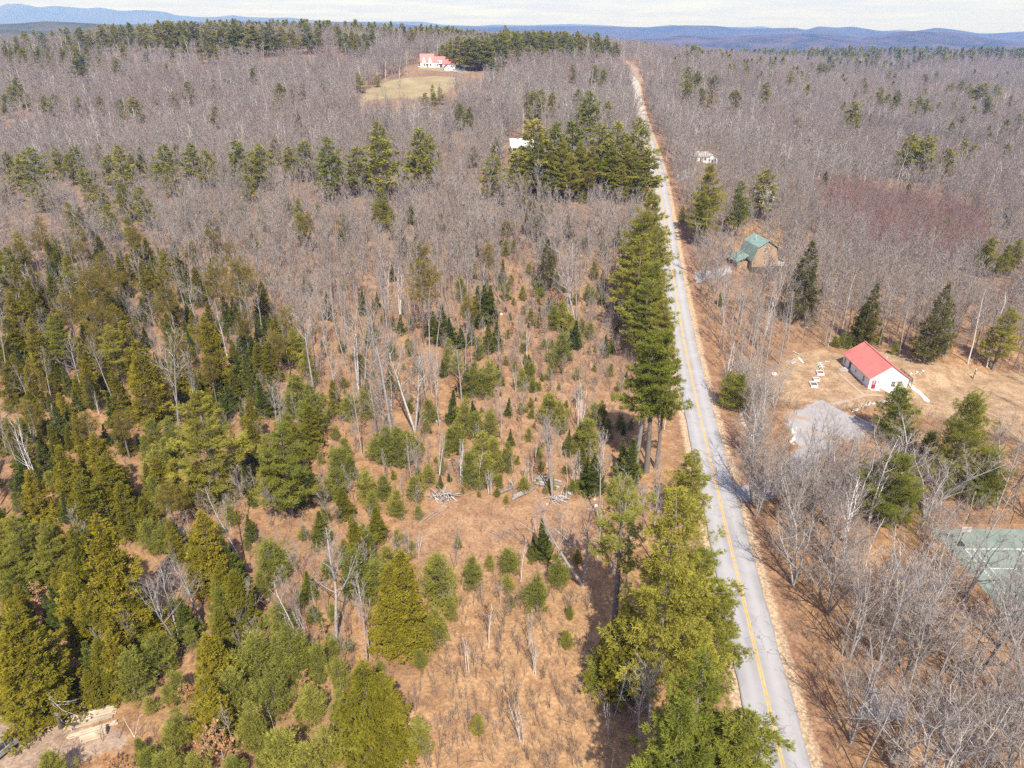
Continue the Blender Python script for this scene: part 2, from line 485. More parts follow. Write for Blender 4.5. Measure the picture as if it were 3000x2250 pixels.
# sandy verge along the road, ragged towards the trees
sx = g.n("ShaderNodeSeparateXYZ"); g.link(P, sx.inputs[0])
dx = g.math('SUBTRACT', sx.outputs[0], g.math('ADD', g.math('MULTIPLY', sx.outputs[1], ROAD_B), ROAD_A))
dd = g.math('ADD', g.math('ABSOLUTE', g.math('MULTIPLY', dx, ROAD_C)), g.math('MULTIPLY', g.math('SUBTRACT', g.noise(0.9, 4, 0.6, P), 0.5), 1.3))
sand = g.mix(g.rng(n3, 0.35, 0.65), (0.36, 0.255, 0.160), (0.47, 0.35, 0.235))
near_road = g.math('MULTIPLY', g.rng(dd, 3.9, 4.6, 1, 0), g.rng(sx.outputs[1], 640, 660, 1, 0))
verge = g.mix(g.rng(n2, 0.4, 0.6), (0.215, 0.115, 0.070), (0.29, 0.175, 0.105))
c = g.mix(g.math('MULTIPLY', g.rng(dd, 5.5, 7.5, 0.85, 0), g.rng(sx.outputs[1], 640, 660, 1, 0)), c, verge)
c = g.mix(near_road, c, sand)
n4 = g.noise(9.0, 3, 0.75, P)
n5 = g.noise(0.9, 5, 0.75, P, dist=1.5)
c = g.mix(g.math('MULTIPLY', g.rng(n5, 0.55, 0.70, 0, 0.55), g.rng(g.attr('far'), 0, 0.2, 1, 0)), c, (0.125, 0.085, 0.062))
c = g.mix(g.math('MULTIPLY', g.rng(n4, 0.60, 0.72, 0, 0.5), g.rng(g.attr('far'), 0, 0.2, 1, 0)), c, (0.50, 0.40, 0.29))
spk = g.rng(n3, 0.30, 0.70, 0.55, 1.45)
cc = g.n("ShaderNodeCombineXYZ")
for i in range(3): g.link(spk, cc.inputs[i])
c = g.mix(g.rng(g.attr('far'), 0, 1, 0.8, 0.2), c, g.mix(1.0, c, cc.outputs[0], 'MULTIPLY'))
nrm = g.bump(g.math('ADD', n3, g.math('MULTIPLY', n2, 1.5)), 0.6, 0.12)
g.link(g.principled(c, 0.95, 0, 0.05, nrm), out.inputs['Surface'])
M['ground'] = m
attrs = dict(warm=1 - 0.8 * sstep(150, 235, GY), gravel=zone(DRIVE, 2.2), lawn=zone(LAWN, 2.0), field=np.maximum(zone(FIELD, 3.0), zone(YARD2, 3.0)), dirt=np.maximum(zone(DIRT, 2.0), zone(TRACK, 2.0)),
             redbrown=np.maximum(zone(CLEAR_RED, 6.0), 0.75 * zone(CORRIDOR, 4.0)), tan=np.maximum(zone(SLOPE_TAN, 9.0), zone(HOUSEYARD, 3.0)),
             far=sstep(1200, 2200, np.hypot(GX, GY)))
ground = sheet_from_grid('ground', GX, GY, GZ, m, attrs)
tag(ground, 'forest floor of tan leaf litter and dry grass', None, None, 'structure')

# ------------------------------------------------------------------ road
m, nt, out = new_mat('asphalt'); g = NT(nt)
P = g.pos()
ob = g.n("ShaderNodeAttribute", attribute_name='across').outputs['Fac']
base = g.mix(g.rng(g.noise(0.35, 5, 0.65, P), 0.35, 0.65), (0.285, 0.274, 0.280), (0.345, 0.332, 0.336))
lanes = g.math('ABSOLUTE', g.math('SUBTRACT', g.math('ABSOLUTE', ob), 1.5))
base = g.mix(g.rng(g.noise(0.06, 3, 0.6, P), 0.52, 0.60, 0, 0.45), base, (0.215, 0.207, 0.212))
base = g.mix(g.rng(lanes, 0.15, 0.9, 0.6, 0), base, (0.385, 0.372, 0.374))
vor = g.n("ShaderNodeTexVoronoi", feature='DISTANCE_TO_EDGE'); vor.inputs['Scale'].default_value = 0.42
dis = g.n("ShaderNodeMix", data_type='RGBA', blend_type='ADD'); dis.inputs[0].default_value = 1.0
g.link(P, dis.inputs[6]); g.link(g.noise(0.9, 4, 0.6, P, 'Color'), dis.inputs[7]); g.link(dis.outputs[2], vor.inputs['Vector'])
crk = g.math('MULTIPLY', g.rng(vor.outputs['Distance'], 0.0, 0.018, 1, 0), g.rng(g.noise(0.11, 2, 0.5, P), 0.5, 0.62, 0, 0.75))
edge = g.rng(g.math('ADD', g.math('ABSOLUTE', ob), g.math('MULTIPLY', g.math('SUBTRACT', g.noise(1.6, 3, 0.6, P), 0.5), 0.5)), 2.72, 2.95, 0, 0.7)
base = g.mix(g.math('MAXIMUM', crk, g.math('MULTIPLY', edge, 0.5)), base, (0.085, 0.080, 0.078))
grav = g.mix(g.rng(g.noise(0.5, 5, 0.7, P), 0.35, 0.65), (0.33, 0.29, 0.26), (0.45, 0.41, 0.37))
sx = g.n("ShaderNodeSeparateXYZ"); g.link(P, sx.inputs[0])
base = g.mix(g.rng(g.math('ADD', sx.outputs[1], g.math('MULTIPLY', g.noise(0.03, 3, 0.6, P), 120)), 520, 560), base, grav)
g.link(g.principled(base, 0.85, 0, 0.2, g.bump(g.noise(9, 3, 0.7, P), 0.3, 0.02)), out.inputs['Surface'])
M['asphalt'] = m
def road_strip(name, off0, off1, y0, y1, lift, mat, step=3.0, cols=2, wob=0.0):
    ys = np.arange(y0, y1 + step, step)
    offs = np.linspace(off0, off1, cols)
    O, Yc = np.meshgrid(offs, ys)
    if wob:
        rs = np.random.RandomState(int(abs(off0) * 100) + 7)
        O = O + np.where(np.abs(O) == np.abs(O).max(), 1, 0) * rs.uniform(-wob, wob, O.shape)
    X = road_x(Yc) + O / ROAD_C
    Z = _tps(road_x(Yc), Yc) + lift + Yc * 0.0001
    return sheet_from_grid(name, X, Yc, Z, mat, {'across': O})
road = road_strip('road', -3.0, 3.0, -40, 760, 0.03, M['asphalt'], 2.0, 13, 0.12)
tag(road, 'grey two-lane rural road climbing the hill', None, None, 'structure')
M['yellow_paint'] = varied('yellow_paint', (0.58, 0.36, 0.10), 0.2, 0.8, 0.7, world_space=True)
for k, off in enumerate((-0.14, 0.14)):
    ln = road_strip('road_marking', off - 0.075, off + 0.075, -40, 520, 0.036, M['yellow_paint'], 2.0)
    ln.parent = road

# gravel drive and court surfaces
def poly_sheet(name, poly, mat, lift=0.03, step=0.8, kind='structure', wob=0.25, seed=1):
    """ground-following sheet cut to a slightly ragged outline"""
    rs = np.random.RandomState(seed)
    pts = []
    n = len(poly)
    for i in range(n):
        a = np.array(poly[i]); b = np.array(poly[(i + 1) % n])
        k = max(1, int(np.linalg.norm(b - a) / step))
        for j in range(k): pts.append(a + (b - a) * j / k + rs.normal(0, wob * 0.5, 2))
    pts = np.array(pts)
    import bmesh
    bm = bmesh.new()
    vsx = [bm.verts.new((p[0], p[1], 0)) for p in pts]
    f = bm.faces.new(vsx)
    bmesh.ops.triangulate(bm, faces=[f])
    for _ in range(2):
        es = [e for e in bm.edges if e.calc_length() > 1.6]
        if not es: break
        bmesh.ops.subdivide_edges(bm, edges=es, cuts=1 if _ else 3, use_grid_fill=True)
    bmesh.ops.triangulate(bm, faces=list(bm.faces))
    xs = np.array([v.co.x for v in bm.verts]); ys = np.array([v.co.y for v in bm.verts])
    zs = H(xs, ys) + lift
    for v, z in zip(bm.verts, zs): v.co.z = z
    bmesh.ops.recalc_face_normals(bm, faces=list(bm.faces))
    for f in bm.faces:
        if f.normal.z < 0: f.normal_flip()
    me = bpy.data.meshes.new(name); bm.to_mesh(me); bm.free()
    me.materials.append(mat)
    o = link(bpy.data.objects.new(name, me))
    if kind: tag(o, kind=kind)
    return o
m, nt, out = new_mat('gravel'); g = NT(nt); P = g.pos()
c = g.mix(g.rng(g.noise(0.5, 5, 0.7, P), 0.35, 0.65), (0.30, 0.282, 0.285), (0.385, 0.365, 0.365))
c = g.mix(g.rng(g.noise(6, 4, 0.7, P), 0.35, 0.7, 0, 0.5), c, (0.20, 0.18, 0.175))
c = g.mix(g.rng(g.noise(0.16, 3, 0.6, P), 0.55, 0.68, 0, 0.8), c, (0.33, 0.215, 0.13))
g.link(g.principled(c, 0.95, 0, 0.1, g.bump(g.noise(7, 4, 0.7, P), 0.6, 0.05)), out.inputs['Surface'])
M['gravel'] = m
poly_sheet('gravel_driveway', DRIVE, M['gravel'], 0.06, wob=0.5, seed=3)
poly_sheet('farm_driveway', wpoly(2, [(745, 425), (775, 418), (800, 440), (806, 470), (760, 474), (700, 462), (740, 455), (775, 452), (765, 438)]), M['gravel'], 0.25, 3.0, wob=0.4, seed=4)
poly_sheet('house_driveway', wpoly(6, [(78, 105), (190, 95), (300, 60), (320, 110), (200, 150), (88, 180)]), M['gravel'], 0.08, wob=0.5, seed=5)
poly_sheet('gravel_patch', wpoly(9, [(1150, 1180), (1280, 1110), (1420, 1180), (1460, 1330), (1300, 1370), (1150, 1350)]), M['gravel'], 0.06, wob=0.6, seed=6)
poly_sheet('side_lane', wpoly(3, [(-40, 1130), (60, 1090), (110, 1105), (60, 1150), (-30, 1180)]), M['gravel'], 0.15, 2.0, wob=0.5, seed=7)

# distant ranges, each a height field with its own distance
def range_mat(name, c1, c2, sc, snow=0.0):
    m, nt, out = new_mat(name); g = NT(nt); P = g.pos()
    c = g.mix(g.rng(g.noise(sc, 6, 0.65, P), 0.38, 0.62), c1, c2)
    if snow:
        sx = g.n("ShaderNodeSeparateXYZ"); g.link(P, sx.inputs[0])
        f = g.math('ADD', sx.outputs[2], g.math('MULTIPLY', g.math('SUBTRACT', g.noise(0.004, 6, 0.7, P), 0.5), 420))
        c = g.mix(g.rng(f, snow, snow + 70), c, (0.8, 0.82, 0.86))
    g.link(g.principled(c, 1.0, 0, 0.0), out.inputs['Surface']); return m
def sky_h(D, py):
    v = (py - 1125) / FPX
    return CAMZ - D * (SP + v * CP) / (CP - v * SP)
def mountain(name, D, sky, mat, half, seed, rough, lift=0.0):
    rs = np.random.RandomState(seed)
    pxs = np.array([s[0] for s in sky], float); pys = np.array([s[1] for s in sky], float)
    n = 420
    px = np.linspace(pxs[0], pxs[-1], n)
    py = np.interp(px, pxs, pys) - lift
    ker = np.hanning(5); ker /= ker.sum()
    py = np.convolve(np.pad(py, 2, mode='edge'), ker, 'valid')
    top = np.array([sky_h(D, p) for p in py])
    X = (px - 1500) / FPX * (D * CP + (CAMZ - top) * SP)
    rows = np.linspace(-1, 1, 25)
    base = -25.0
    XX = np.repeat(X[None], 25, 0); YY = D + rows[:, None] * half + np.zeros_like(XX)
    prof = np.cos(rows * math.pi / 2)[:, None] ** 1.3
    nz = sum(rs.uniform(-1, 1) * np.sin(XX * f * 6.28 / (D * 0.25) + YY * f * 4.1 / half + rs.uniform(0, 6)) / f for f in (1, 2, 3.3, 5.1, 7.7, 11))
    Z = base + (top - base)[None] * prof + nz * rough * (prof * (1 - prof)) * 2.2
    XX = XX * (YY / D)
    o = sheet_from_grid(name, XX, YY, Z, mat, {}); tag(o, kind='structure'); return o
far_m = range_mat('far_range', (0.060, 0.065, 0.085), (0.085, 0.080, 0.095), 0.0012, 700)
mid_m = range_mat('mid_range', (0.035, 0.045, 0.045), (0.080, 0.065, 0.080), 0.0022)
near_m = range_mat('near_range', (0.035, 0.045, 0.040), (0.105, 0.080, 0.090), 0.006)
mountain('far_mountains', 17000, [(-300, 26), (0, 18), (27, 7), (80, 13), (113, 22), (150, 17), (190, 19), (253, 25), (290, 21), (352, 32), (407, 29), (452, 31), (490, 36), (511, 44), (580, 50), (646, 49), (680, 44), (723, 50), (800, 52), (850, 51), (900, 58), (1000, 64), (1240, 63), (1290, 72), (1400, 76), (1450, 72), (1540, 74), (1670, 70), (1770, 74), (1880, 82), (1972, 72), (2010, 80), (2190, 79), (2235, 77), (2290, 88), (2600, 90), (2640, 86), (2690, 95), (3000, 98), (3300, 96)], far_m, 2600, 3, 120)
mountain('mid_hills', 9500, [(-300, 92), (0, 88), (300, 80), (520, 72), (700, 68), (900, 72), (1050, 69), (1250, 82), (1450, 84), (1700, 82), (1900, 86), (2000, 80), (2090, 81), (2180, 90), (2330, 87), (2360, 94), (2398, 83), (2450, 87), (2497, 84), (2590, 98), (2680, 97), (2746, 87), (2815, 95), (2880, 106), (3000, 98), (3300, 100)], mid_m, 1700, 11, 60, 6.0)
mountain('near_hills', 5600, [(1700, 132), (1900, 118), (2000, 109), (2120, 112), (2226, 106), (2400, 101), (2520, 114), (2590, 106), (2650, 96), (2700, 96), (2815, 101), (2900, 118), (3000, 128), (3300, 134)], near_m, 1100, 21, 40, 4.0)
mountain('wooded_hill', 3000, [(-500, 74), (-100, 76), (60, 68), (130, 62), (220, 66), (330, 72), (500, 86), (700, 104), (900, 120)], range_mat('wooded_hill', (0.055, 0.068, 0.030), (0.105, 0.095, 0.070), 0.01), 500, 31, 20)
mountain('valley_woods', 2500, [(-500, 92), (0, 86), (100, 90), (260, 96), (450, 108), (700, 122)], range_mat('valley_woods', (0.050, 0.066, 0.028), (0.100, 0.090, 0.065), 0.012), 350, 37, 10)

# ================================================================== tree builders
class TB:
    """triangles of one tree part"""
    def __init__(s): s.v = []; s.f = []; s.t = []; s.n = 0
    def add(s, V, F, T=None):
        V = np.asarray(V, np.float32); F = np.asarray(F, np.int32)
        s.v.append(V); s.f.append(F + s.n); s.t.append(np.full(len(V), 0.5, np.float32) if T is None else np.asarray(T, np.float32)); s.n += len(V)
    def tube(s, pts, rads, sides=5):
        pts = np.asarray(pts, float); n = len(pts)
        tan_ = np.gradient(pts, axis=0)
        tan_ /= np.linalg.norm(tan_, axis=1)[:, None] + 1e-9
        ref = np.where(np.abs(tan_[:, :1]) < 0.8, np.array([[1.0, 0, 0]]), np.array([[0, 1.0, 0]]))
        u = np.cross(tan_, ref); u /= np.linalg.norm(u, axis=1)[:, None] + 1e-9
        w = np.cross(tan_, u)
        a = np.linspace(0, 2 * np.pi, sides, endpoint=False)
        ring = pts[:, None] + (u[:, None] * np.cos(a)[None, :, None] + w[:, None] * np.sin(a)[None, :, None]) * np.asarray(rads)[:, None, None]
        F = []
        for i in range(n - 1):
            for k in range(sides):
                a0, a1 = i * sides + k, i * sides + (k + 1) % sides
                F += [(a0, a1, a1 + sides), (a0, a1 + sides, a0 + sides)]
        s.add(ring.reshape(-1, 3), F)
    def blades(s, P0, P1, w, rng, T=None):
        """thin tapering twigs: one triangle each from P0 to P1"""
        P0 = np.asarray(P0, float); P1 = np.asarray(P1, float)
        if len(P0) == 0: return
        d = P1 - P0
        side = np.cross(d, rng.normal(size=d.shape)); side /= np.linalg.norm(side, axis=1)[:, None] + 1e-9
        w = np.broadcast_to(np.asarray(w, float), (len(P0),))[:, None] * 0.5
        V = np.stack([P0 - side * w, P0 + side * w, P1], 1).reshape(-1, 3)
        s.add(V, np.arange(len(V)).reshape(-1, 3), None if T is None else np.repeat(T, 3))
    def tufts(s, C, D, r, k, wid, up, spread, rng, T, flat=1.0):
        """k pointed leaf blades round every centre C, leaning along D"""
        C = np.asarray(C, float); D = np.asarray(D, float); N = len(C)
        if N == 0: return
        dirs = D[:, None] + rng.normal(size=(N, k, 3)) * np.array([spread, spread, spread * flat]) + np.array([0, 0, up])
        dirs /= np.linalg.norm(dirs, axis=2)[..., None] + 1e-9
        rr = (np.asarray(r).reshape(-1, 1) * rng.uniform(0.65, 1.15, (N, k)))[..., None]
        side = np.cross(dirs, rng.normal(size=(N, k, 3)) * np.array([0.45, 0.45, 1.0]) if flat < 1 else rng.normal(size=(N, k, 3)))
        side /= np.linalg.norm(side, axis=2)[..., None] + 1e-9
        c = C[:, None] + rng.normal(size=(N, k, 3)) * rr * 0.12
        mid = c + dirs * rr * 0.5
        V = np.stack([c, mid + side * rr * wid, c + dirs * rr, mid - side * rr * wid], 2).reshape(-1, 3)
        b = np.arange(N * k) * 4
        F = np.stack([np.stack([b, b + 1, b + 2], 1), np.stack([b, b + 2, b + 3], 1)], 1).reshape(-1, 3)
        tt = np.repeat(np.asarray(T), k) + rng.uniform(-0.15, 0.15, N * k)
        s.add(V, F, np.repeat(tt, 4))
    def arrays(s):
        return np.concatenate(s.v), np.concatenate(s.f), np.concatenate(s.t)
def mesh_tris(name, parts):
    """parts: list of (V, F, T, material)"""
    me = bpy.data.meshes.new(name)
    V = np.concatenate([p[0] for p in parts]); T = np.concatenate([p[2] for p in parts])
    off = 0; Fs = []; Ms = []
    for i, p in enumerate(parts):
        Fs.append(p[1] + off); off += len(p[0]); Ms.append(np.full(len(p[1]), i, np.int32)); me.materials.append(p[3])
    F = np.concatenate(Fs).astype(np.int32)
    me.vertices.add(len(V)); me.vertices.foreach_set('co', V.astype(np.float32).ravel())
    me.loops.add(F.size); me.loops.foreach_set('vertex_index', F.ravel())
    me.polygons.add(len(F)); me.polygons.foreach_set('loop_start', (np.arange(len(F)) * 3).astype(np.int32))
    me.polygons.foreach_set('material_index', np.concatenate(Ms))
    me.update()
    at = me.attributes.new('tint', 'FLOAT', 'POINT'); at.data.foreach_set('value', np.clip(T, 0, 1).astype(np.float32))
    return me

def conifer(seed, base, rmax, shape, dz, nb, elev, curl, dens, tuft, H=20.0, skip=0.08, thick=0.02, fan=0.32, lean=0.0, dead=0, s0=0.25, wob=0.15, trunk_r=0.017, puffs=0.0):
    """unit tree of height H; returns (trunk arrays, crown arrays). shape(t) gives branch length / rmax."""
    rng = np.random.RandomState(seed)
    tr, cr = TB(), TB()
    zs = np.linspace(0, H, 9)
    bx = np.cumsum(rng.normal(0, wob, 9)) * (zs / H) + lean * (zs / H) ** 2 * H
    by = np.cumsum(rng.normal(0, wob, 9)) * (zs / H)
    axis = np.stack([bx, by, zs], 1)
    tr.tube(axis, H * trunk_r * (1 - zs / H * 0.93), 6)
    ax = lambda z: np.array([np.interp(z, zs, bx), np.interp(z, zs, by), z])
    C, D, T, RR = [], [], [], []
    z = base * H
    P0, P1, W = [], [], []
    side_bias = rng.uniform(0, 6.28)
    while z < H * 0.985:
        t = (z - base * H) / (H * (1 - base))
        n = max(3, int(round(nb * (1 - 0.35 * t))))
        a0 = rng.uniform(0, 6.28)
        for b in range(n):
            if rng.rand() < skip: continue
            az = a0 + 6.283 * b / n + rng.normal(0, 0.22)
            L = rmax * H * shape(t) * rng.uniform(0.62, 1.26) * (1 + 0.16 * math.cos(az - side_bias)) * (1 + 0.20 * math.sin(2.3 * az + z * 14.0 / H + side_bias))
            if L < 0.15: L = 0.15
            e = R(elev(t) + rng.normal(0, 7))
            hd = np.array([math.cos(az), math.sin(az), 0.0]); ld = np.array([-math.sin(az), math.cos(az), 0.0])
            zz = z + rng.normal(0, dz * 0.25)
            o = ax(min(zz, H))
            m_ = max(3, int(dens * L * (0.55 + L * fan * 0.35)))
            if puffs:
                npf = max(2, int(L * puffs))
                ps = s0 + (1 - s0) * (np.arange(npf) + rng.uniform(0.1, 0.9, npf)) / npf
                plat = rng.uniform(-1, 1, npf) * fan * L * (0.25 + 0.75 * np.sin(np.clip(ps, 0, 1) * 2.7))
                pi_ = rng.randint(0, npf, m_); pr_ = 0.10 + 0.34 / max(npf, 1)
                s = np.clip(ps[pi_] + rng.normal(0, pr_ * 0.35, m_), 0.05, 1.05); lat = plat[pi_] + rng.normal(0, 0.22, m_)
            else:
                s = s0 + (1 - s0) * np.sqrt(rng.uniform(0, 1, m_))
                lat = rng.uniform(-1, 1, m_) * fan * L * (0.25 + 0.75 * np.sin(np.clip(s, 0, 1) * 2.6))
            pz = np.sin(e) * L * s + curl * L * s * s + rng.normal(0, thick * H, m_)
            p = o + hd * (np.cos(e) * L * s)[:, None] + ld * lat[:, None] + np.array([0, 0, 1.0]) * pz[:, None]
            C.append(p); D.append(np.repeat((hd + np.array([0, 0, math.sin(e)]))[None], m_, 0) + ld * (lat / (fan * L + 1e-6) * 0.7)[:, None])
            bt = np.clip(rng.normal(0.5, 0.2), 0, 1)
            T.append(np.full(m_, bt)); RR.append(np.full(m_, tuft['r'] * (0.75 + 0.35 * rng.rand())))
            tip = o + hd * math.cos(e) * L * 0.9 + np.array([0, 0, math.sin(e) * L * 0.9 + curl * L * 0.8])
            midp = o + hd * math.cos(e) * L * 0.5 + np.array([0, 0, math.sin(e) * L * 0.5 + curl * L * 0.25])
            P0 += [o, midp]; P1 += [midp + (midp - o) * 0.15, tip]; W += [0.012 * L + 0.03, 0.008 * L + 0.02]
        z += dz * rng.uniform(0.75, 1.25) * (1 - 0.45 * t)
    for _ in range(dead):                                   # bare snapped branches under the crown
        zz = rng.uniform(0.25, max(0.3, base)) * H; az = rng.uniform(0, 6.28); L = rng.uniform(0.02, 0.09) * H
        o = ax(zz); P0.append(o); P1.append(o + np.array([math.cos(az) * L, math.sin(az) * L, rng.uniform(-0.25, 0.2) * L])); W.append(0.09)
    tr.blades(P0, P1, np.array(W), rng)
    # leader
    top = ax(H)
    C.append(top + np.zeros((6, 3)) - np.array([0, 0, 1.0]) * np.linspace(0, 0.05 * H, 6)[:, None]); D.append(np.tile([0, 0, 1.0], (6, 1))); T.append(np.full(6, 0.6)); RR.append(np.full(6, tuft['r']))
    cr.tufts(np.concatenate(C), np.concatenate(D), np.concatenate(RR), tuft['k'], tuft['w'], tuft['up'], tuft['sp'], rng, np.concatenate(T), tuft.get('flat', 1.0))
    return tr.arrays(), cr.arrays()

def hardwood(seed, H=16.0, clear=0.4, nl=14, limb=0.34, up=0.95, sub=8, twig=6, tw=0.035, stems=1, r0=0.011, sides=5, curve=0.12, spread=1.0, twl=1.0, splay=0.20):
    """leafless broadleaf tree: trunk and limbs / twigs"""
    rng = np.random.RandomState(seed)
    tr, cr = TB(), TB()
    A0, A1, WA = [], [], []
    B0, B1, WB = [], [], []
    for st in range(stems):
        lean = rng.normal(0, 0.05 if stems == 1 else splay, 2)
        Hs = H * (1.0 if st == 0 else rng.uniform(0.75, 1.0))
        zs = np.linspace(0, 1, 8)
        bend = np.cumsum(rng.normal(0, curve, (8, 2)), 0) * zs[:, None]
        pts = np.stack([(lean[0] * zs * Hs + bend[:, 0] * zs), (lean[1] * zs * Hs + bend[:, 1] * zs), zs * Hs], 1)
        tr.tube(pts, Hs * r0 * (1 - 0.88 * zs) + 0.012, sides)
        def trunk(f): return np.array([np.interp(f, zs, pts[:, k]) for k in range(3)])
        for i in range(nl):
            f = clear + (0.97 - clear) * (i + rng.rand()) / nl
            az = i * 2.4 + rng.normal(0, 0.5)
            L = Hs * limb * (1.0 - 0.72 * (f - clear) / (1 - clear)) * rng.uniform(0.65, 1.2)
            e = up + rng.normal(0, 0.18)
            hd = np.array([math.cos(az), math.sin(az), 0]) * spread
            o = trunk(f)
            k1 = o + (hd * math.cos(e) + np.array([0, 0, math.sin(e)])) * L * 0.45
            k2 = k1 + (hd * math.cos(e + 0.15) * 0.9 + np.array([0, 0, math.sin(e + 0.18)]) + rng.normal(0, 0.12, 3)) * L * 0.6
            rl = Hs * r0 * (1 - 0.85 * f) * 0.55 + 0.008
            if sides > 3: tr.tube([o, k1, k2], [rl, rl * 0.65, rl * 0.2], 3)
            else: A0 += [o, k1]; A1 += [k1 + (k1 - o) * 0.1, k2]; WA += [rl * 2.4, rl * 1.6]
            for j in range(sub):
                q = 0.22 + 0.78 * (j + rng.rand()) / sub
                p = o + (k1 - o) * (q / 0.45) if q < 0.45 else k1 + (k2 - k1) * ((q - 0.45) / 0.55)
                dv = (k2 - o) / (np.linalg.norm(k2 - o) + 1e-9)
                d2 = dv * 0.8 + rng.normal(0, 0.55, 3) + np.array([0, 0, 0.45]); d2 /= np.linalg.norm(d2)
                l2 = L * rng.uniform(0.25, 0.5) * (1.15 - 0.5 * q) * twl
                e2 = p + d2 * l2
                B0.append(p); B1.append(e2); WB.append(tw * 1.7)
                for t_ in range(twig):
                    s = 0.2 + 0.8 * (t_ + rng.rand()) / twig
                    d3 = d2 * 0.9 + rng.normal(0, 0.5, 3) + np.array([0, 0, 0.25]); d3 /= np.linalg.norm(d3)
                    pp = p + d2 * l2 * s
                    B0.append(pp); B1.append(pp + d3 * l2 * rng.uniform(0.3, 0.65)); WB.append(tw)
    if A0: tr.blades(A0, A1, np.array(WA), rng)
    cr.blades(B0, B1, np.array(WB), rng, rng.uniform(0, 1, len(B0)))
    return tr.arrays(), cr.arrays(), (np.array(B1), rng)

PROTO = {}     # kind -> list of (trunk mesh, crown mesh, unit height)
JOIN = {}      # kind -> list of single meshes for the uncounted forest
def proto(kind, tc, mt, mc, Hu):
    k = len(PROTO.setdefault(kind, []))
    t = mesh_tris(kind + '_trunk', [tc[0] + (mt,)]); c_ = mesh_tris(kind + '_crown', [tc[1] + (mc,)])
    PROTO[kind].append((t, c_, Hu))
def joined(kind, tc, mt, mc):
    JOIN.setdefault(kind, []).append(mesh_tris(kind, [tc[0] + (mt,), tc[1] + (mc,)]))

pine_shape = lambda t: (1 - t) ** 0.62 * (0.72 + 0.28 * min(1, t * 5))
tall_shape = lambda t: (1 - t) ** 0.5 * (0.6 + 0.4 * min(1, t * 3.5))
hem_shape = lambda t: (1 - t) ** 0.72 * (0.8 + 0.2 * min(1, t * 6))
fir_shape = lambda t: (1 - t) ** 0.95
young_shape = lambda t: (1 - t) ** 0.55 * (0.75 + 0.25 * min(1, t * 4))
round_shape = lambda t: max(0.05, math.sin(min(1, (t * 0.86 + 0.2)) * math.pi)) ** 0.7
for i in range(4):   # mature white pine, crown well down the stem
    proto('pine', conifer(100 + i, 0.24, 0.20, pine_shape, 1.05, 7, lambda t: 2 + 30 * t, 0.12, 27, dict(r=0.36, k=9, w=0.085, up=0.25, sp=0.8), 22, skip=0.13, thick=0.008, dead=12, fan=0.29, puffs=2.4), M['bark_pine'], M['needles_pine'], 22)
for i in range(3):   # tall roadside pine with a long bare stem
    proto('tallpine', conifer(120 + i, 0.47, 0.16, tall_shape, 1.2, 7, lambda t: 0 + 32 * t, 0.12, 26, dict(r=0.42, k=9, w=0.085, up=0.25, sp=0.8), 28, skip=0.17, thick=0.007, dead=26, fan=0.26, puffs=1.8), M['bark_pine'], M['needles_pine'], 28)
proto('openpine', conifer(133, 0.52, 0.155, tall_shape, 1.5, 6, lambda t: -4 + 30 * t, 0.14, 26, dict(r=0.42, k=9, w=0.085, up=0.25, sp=0.8), 28, skip=0.30, thick=0.006, dead=40, fan=0.24, puffs=1.6), M['bark_pine'], M['needles_far'], 28)
for i in range(5):   # the same pine, lighter, for the far slopes
    proto('farpine', conifer(140 + i, 0.20, 0.21, pine_shape, 1.35, 6, lambda t: 2 + 28 * t, 0.12, 6.5, dict(r=0.85, k=6, w=0.13, up=0.3, sp=0.8), 20, skip=0.12, thick=0.010, puffs=1.2), M['bark_pine'], M['needles_far'], 20)
for i in range(3):   # full round pine grown in the open
    proto('roundpine', conifer(150 + i, 0.07, 0.33, young_shape, 0.70, 8, lambda t: 12 + 45 * t, 0.10, 24, dict(r=0.32, k=8, w=0.07, up=0.3, sp=0.85), 14, skip=0.12, thick=0.012, fan=0.32, puffs=2.2), M['bark_pine'], M['needles_pine'], 14)
for i in range(3):
    proto('olive', conifer(160 + i, 0.50, 0.20, round_shape, 0.75, 6, lambda t: 8 + 35 * t, 0.12, 17, dict(r=0.34, k=7, w=0.09, up=0.3, sp=0.9), 16, skip=0.2, thick=0.02, dead=14, puffs=1.6), M['bark_pine'], M['needles_olive'], 16)
for i in range(5):
    proto('hemlock', conifer(180 + i, 0.06, 0.235, hem_shape, 0.48, 8, lambda t: 2 + 32 * t, -0.12, 19, dict(r=0.36, k=6, w=0.14, up=-0.05, sp=0.65, flat=0.6), 15, skip=0.20, thick=0.012, fan=0.32, puffs=1.8), M['bark_pine'], M['needles_hemlock'], 15)
for i in range(2):
    proto('darkhem', conifer(190 + i, 0.10, 0.19, hem_shape, 0.6, 7, lambda t: 0 + 32 * t, -0.14, 10, dict(r=0.5, k=5, w=0.13, up=-0.05, sp=0.6, flat=0.55), 18, skip=0.2, thick=0.012, fan=0.36), M['bark_pine'], M['needles_dark'], 18)
for i in range(4):
    proto('fir', conifer(200 + i, 0.05, 0.235, fir_shape, 0.30, 8, lambda t: 4 + 42 * t, -0.04, 26, dict(r=0.27, k=6, w=0.12, up=0.05, sp=0.55, flat=0.5), 7, skip=0.05, thick=0.008, fan=0.34, wob=0.04), M['bark_pine'], M['needles_fir'], 7)
for i in range(5):
    proto('young', conifer(220 + i, 0.06, 0.34, young_shape, 0.34, 7, lambda t: 22 + 40 * t, 0.12, 30, dict(r=0.25, k=7, w=0.075, up=0.45, sp=0.85), 5, skip=0.22, thick=0.03, fan=0.36, wob=0.08, puffs=2.2), M['bark_pine'], M['needles_young'], 5)
